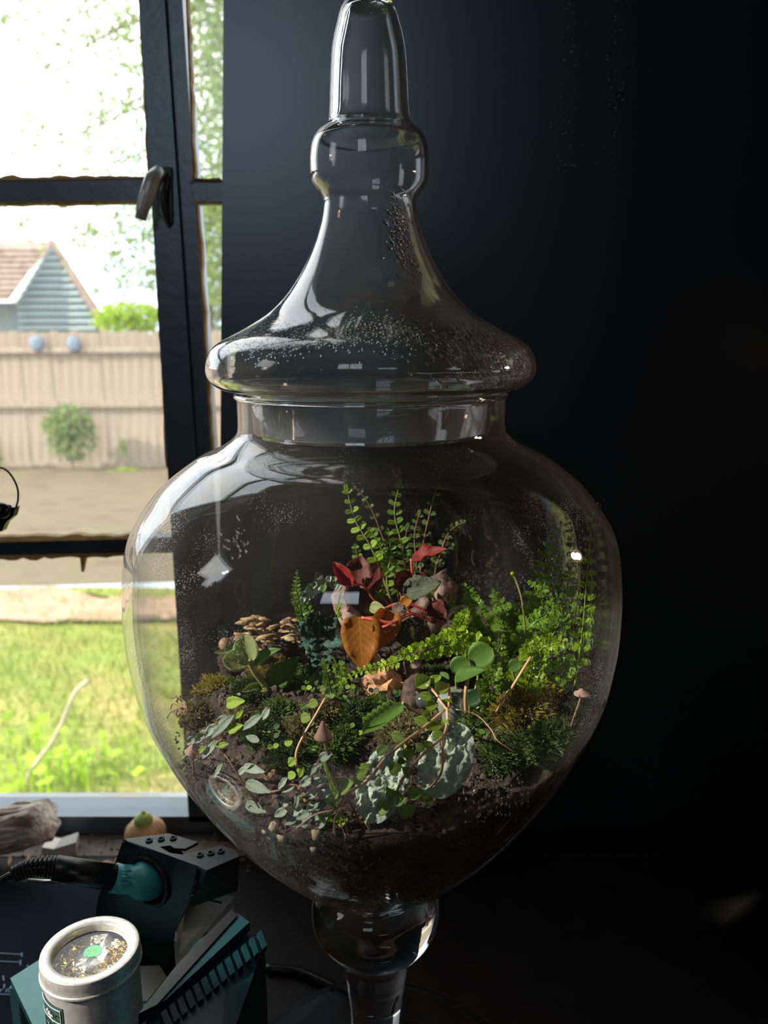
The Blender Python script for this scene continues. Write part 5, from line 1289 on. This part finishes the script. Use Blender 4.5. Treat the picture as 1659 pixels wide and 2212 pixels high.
def by_window():
    # weathered log
    T = thing('driftwood_log', 'weathered grey-brown log chunk lying by the window at left', 'log', P(40, 1835, z=TZ))
    c = P(40, 1786, Y=.278); ax = (P(112, 1772, Y=.270)-P(-30, 1800, Y=.30)).normalized(); b = B(); n = 40; m = 16; k0 = 0; L = .10
    up = V((0, 0, 1)); s1 = ax.cross(up).normalized(); s2 = s1.cross(ax)
    R0 = .0235
    for i in range(m+1):
        t = i/m; p = c+ax*(t-.62)*L
        for j in range(n):
            a = 2*pi*j/n; d = s1*cos(a)+s2*sin(a); r = R0*(1+.25*noise.noise(V((cos(a)*2.2, sin(a)*2.2, t*1.3)))+.10*noise.noise(V((cos(a)*9, sin(a)*9, t*2)))-.25*max(0, .14-t)*2)*(.90+.1*sin(t*pi))
            b.v.append(p+d*r); b.uv.append((t, j/n))
    for i in range(m):
        for j in range(n): q = i*n; b.f.append((q+j, q+(j+1) % n, q+n+(j+1) % n, q+n+j))
    b.f.append(tuple(range(n))[::-1]); b.f.append(tuple(m*n+j for j in range(n)))
    b.make('log_body', M['log'], T, True)
    rnd = random.Random(3)
    for k in range(16):
        a = rnd.uniform(-.4, 2.9); d = s1*cos(a)*1+s2*sin(a); d = V((d.x, -abs(d.y), d.z)) if d.y > 0 and k % 2 else d
        t0 = rnd.uniform(.0, .5); p0 = c+ax*(t0-.62)*L+d*R0*.93; p1 = c+ax*(min(.97, t0+rnd.uniform(.25, .5))-.62)*L+d*R0*.95
        B().tube([p0, p0.lerp(p1, .5)+d*.002, p1], [.0012, .003, .001], 6).make('splinter', M['log'], T, True)
    # onion with green sprout
    c = P(313, 1783, Y=.300); O = thing('onion', 'sprouting onion with a green shoot by the window', 'onion', (c.x, c.y, TZ)); r = .0225; zc = TZ+r*.92
    zc = TZ+r*1.2
    pr = [(.0001, -r*.95), (r*.35, -r*.90), (r*.8, -r*.55), (r, -.05*r), (r*.92, r*.4), (r*.6, r*.75), (r*.3, r*.88), (.0001, r*.92)]
    b = B(); b.lathe(smooth_prof(pr, 3), 36, (c.x, c.y, zc))
    b.make('bulb', M['onion'], O, True)
    b = B(); b.blob((c.x, c.y-.004, zc+r*.88), r*.46, nu=18, nv=12, amp=.05, sq=(1, .9, .95)); b.make('sprout', M['sprout'], O, True)
    B().tube([(c.x, c.y-.004, zc+r*1.15), (c.x+.001, c.y-.004, zc+r*1.42)], [.005, .0015], 10).make('sprout_tip', M['sprout'], O, True)
    B().tube([(c.x, c.y, zc-r*.8), (c.x-.002, c.y, TZ+.0005)], [.011, .007], 12).make('root_base', M['onion'], O, True)
    for k in range(10):
        a = -pi*k/9; p = [V((c.x, c.y-.003, zc+r*.86))]
        p = [V((c.x+cos(a)*q*1.01, c.y+sin(a)*q*1.01, zc+h)) for q, h in ((r*.6, r*.76), (r*.93, r*.4), (r*1.0, -.05*r), (r*.8, -.55*r))]
        B().tube(spline(p, 3), .00025, 4).make('skin_rib', M['onion'], O, True)
    # block
    K = thing('cream_block', 'small cream and grey block lying by the log', 'block', P(130, 1855, z=TZ))
    a, b2, c2, d = P(93, 1858, z=TZ), P(120, 1862, z=TZ), P(166, 1848, z=TZ), P(150, 1838, z=TZ)
    h = V((0, 0, .016)); 
    B().slab([a, b2, b2+V((.0, .02, 0)), a+V((0, .02, 0))], h).make('cream_end', M['cream'], K)
    B().slab([b2, c2, c2+V((-.004, .02, 0)), b2+V((0, .02, 0))], h*1.02).make('grey_side', M['block_end'], K)
    # curled wood shavings on the ledge
    rnd = random.Random(12)
    for k, (x, y, lab) in enumerate(((250, 1868, 'tan wood shaving left of the iron stand'), (228, 1872, 'pale wood shaving nearest the block'), (262, 1850, 'curled wood shaving touching the iron stand'), (210, 1880, 'broken brown shaving over the iron handle'), (478, 1842, 'reddish wood scrap behind the iron stand'), (20, 1862, 'grey wood flake left of the block'), (60, 1858, 'brown wood flake under the log'))):
        c = P(x, y, z=TZ+.004); b = B(); L = rnd.uniform(.010, .018); a0 = rnd.uniform(0, 3); pts = []
        for i in range(9): t = i/8; pts.append(c+V((cos(a0)*(t-.5)*L, sin(a0)*(t-.5)*L*.6, .003*sin(t*pi)+.001)))
        vs = [];
        for p in pts: vs += [p+V((0, -.004, 0)), p+V((0, .004, .001))]
        vs += [v+V((0, 0, -.001)) for v in vs]; q = len(pts)*2
        fs = []
        for i in range(len(pts)-1): a = 2*i; fs += [(a, a+2, a+3, a+1), (q+a, q+a+1, q+a+3, q+a+2), (a, q+a, q+a+2, a+2), (a+1, a+3, q+a+3, q+a+1)]
        b.add(vs, fs); tag(b.make('wood_shaving', M['shaving']), lab, 'wood shaving')
    b = B()
    for k in range(240):
        p = V((rnd.uniform(-.55, -.10), rnd.uniform(.27, .345), TZ+.002)); 
        b.blob(p, rnd.uniform(.0006, .0018), seed=k, amp=.4, nu=6, nv=4)
    tag(b.make('debris', M['litter'], smooth=False), 'scattered crumbs and grit on the ledge by the window', 'debris', kind='stuff')
    # lamp arm / loop with knob at the left edge
    A = thing('helping_hand_arm', 'thin black wire loop with a dark round knob at left edge', 'tool arm', P(-30, 1700, z=TZ))
    Yh = .10; g = lambda x, y, dy=0: P(x, y, Y=Yh+dy)
    B().tube(spline([g(-40, 1015), g(0, 1010), g(22, 1024), g(37, 1052), g(39, 1078), g(34, 1098)], 6), .00075, 8).make('wire_loop', M['blackplastic'], A, True)
    B().blob(g(4, 1103, -.006), .0062, nu=20, nv=14, amp=0, sq=(1, .8, 1)).make('knob', M['blackplastic'], A, True)
    B().slab([g(-60, 1088), g(33, 1096), g(28, 1116), g(12, 1130), g(4, 1148), g(-60, 1150)], (0, .008, 0)).make('bracket', M['blackplastic'], A)
    B().tube([g(-10, 1082, -.004), g(6, 1090, -.006), g(24, 1094, -.002)], .001, 6).make('thumb_lever', M['latch_plate'], A, True)
    pb = g(-55, 1120, .004); B().tube(spline([pb, pb+V((-.06, 0, -.04)), pb+V((-.13, 0, -.15)), V((pb.x-.14, pb.y, TZ+.01))], 6), .004, 10).make('post', M['blackplastic'], A, True)
    q = V((pb.x-.14, pb.y, TZ)); B().lathe([(.0001, .012), (.03, .011), (.034, .004), (.034, 0), (.0001, 0)], 32, q).make('base', M['blackplastic'], A, True)
    # black cable behind the stem
    o = B().tube(spline([P(575, 2092, z=TZ+.0045), P(640, 2098, z=TZ+.0045), P(700, 2122, z=TZ+.005), P(752, 2150, z=TZ+.0045), P(900, 2235, z=TZ+.0045)], 8), .0042, 12).make('power_cable', M['blackplastic'], smooth=True)
    tag(o, 'thick black power cable lying on the table behind the jar stem', 'cable')
M['shaving'] = mat('wood_shaving', [(.34, .20, .11), (.58, .40, .25)], 60, .8)
by_window()

def paper():
    # white lined sheet in front of the jar (seen only as a reflection in the glass)
    T = thing('white_sheet', 'white lined sheet lying on the table before the jar', 'paper', (-.06, -.34, TZ))
    B().box((-.20, -.47, TZ+.0005), (.01, -.27, TZ+.0015)).make('sheet', M['paper'], T)
paper()

def desk_lamp():
    hd = V((.62, .07, 1.39)); aim = (V((0, -.02, 1.12))-hd).normalized()
    T = thing('desk_lamp', 'small black desk lamp turned towards the jar at the right end of the table', 'lamp', (.74, .08, TZ))
    B().lathe([(.0001, TZ), (.05, TZ), (.05, TZ+.01), (.008, TZ+.016), (.0001, TZ+.016)], 32, (.74, .08, 0)).make('base', M['blackmetal'], T, True)
    B().tube(spline([(.74, .08, TZ+.012), (.80, .08, 1.1), (.78, .08, 1.38), hd-aim*.055], 6), .005, 10).make('arm', M['blackmetal'], T, True)
    Rr = aim.to_track_quat('Z', 'Y').to_matrix()
    B().lathe([(.012, -.055), (.045, .03), (.047, .03), (.014, -.057)], 40, hd, Rr, close=True).make('shade', M['blackmetal'], T, True)
    B().blob(hd-aim*.012, .016, amp=0, nu=16, nv=12).make('bulb', M['bulb'], T, True)
    l = bpy.data.lights.new('bulb_light', 'SPOT'); l.energy = 4; l.color = (1, .62, .46); l.shadow_soft_size = .02; l.spot_size = radians(70); l.spot_blend = .7
    o = bpy.data.objects.new('bulb_light', l); C.objects.link(o); o.location = hd+aim*.012; o.rotation_euler = (-aim).to_track_quat('Z', 'Y').to_euler()
M['shade'] = leaf_mat('lamp_shade', (.7, .45, .32), (.7, .45, .3), trans=.6, vein_amt=0)
_m, _n, _o2 = nodes('bulb'); _e = _n.nodes.new('ShaderNodeEmission'); _e.inputs[0].default_value = (1, .66, .42, 1); _e.inputs[1].default_value = 30
_n.links.new(_e.outputs[0], _o2.inputs[0]); M['bulb'] = _m
desk_lamp()

def added_sill_bottle():  # unseen bottle, added to keep the sunbeam off the power unit
    T = thing('sun_block_bottle', 'added sun-blocking bottle standing on the side window ledge', 'bottle', (-1.045, -.43, 1.47))
    B().lathe(smooth_prof([(.0001, 1.47), (.024, 1.47), (.026, 1.475), (.026, 1.585), (.024, 1.60), (.011, 1.615), (.010, 1.64), (.0001, 1.64)], 3), 32, (-1.045, -.424, 0)).make('bottle', M['blackplastic'], T, True)
added_sill_bottle()
def added_sill_box():  # added out of view to cut the low sun that would reach the table
    T = thing('sun_block_planter', 'added sun-blocking planter box standing on the side window ledge', 'planter', (-1.045, -.245, 1.47))
    B().slab([(-1.065, -.318, 1.47), (-1.025, -.318, 1.47), (-1.022, -.316, 1.60), (-1.068, -.316, 1.60)], (0, .115, 0)).make('box', M['blackplastic'], T)
    B().box((-1.07, -.32, 1.592), (-1.02, -.199, 1.60)).make('rim', M['blackplastic'], T)
added_sill_box()

def wall_specks():
    rnd = random.Random(9); b = B()
    for k in range(110):
        x = rnd.choice((1225, 1238, 1350, 1330)); y = rnd.uniform(-20, 380); p = P(x-y*.05+rnd.gauss(0, 9), y, Y=.3245)
        b.blob(p, rnd.uniform(.0002, .0006), seed=k, amp=0, nu=6, nv=4, sq=(1, .4, 1))
    w_ = bpy.data.objects['wall_back']; b.make('paint_specks', M['white_ink'], w_)['kind'] = 'stuff'
wall_specks()
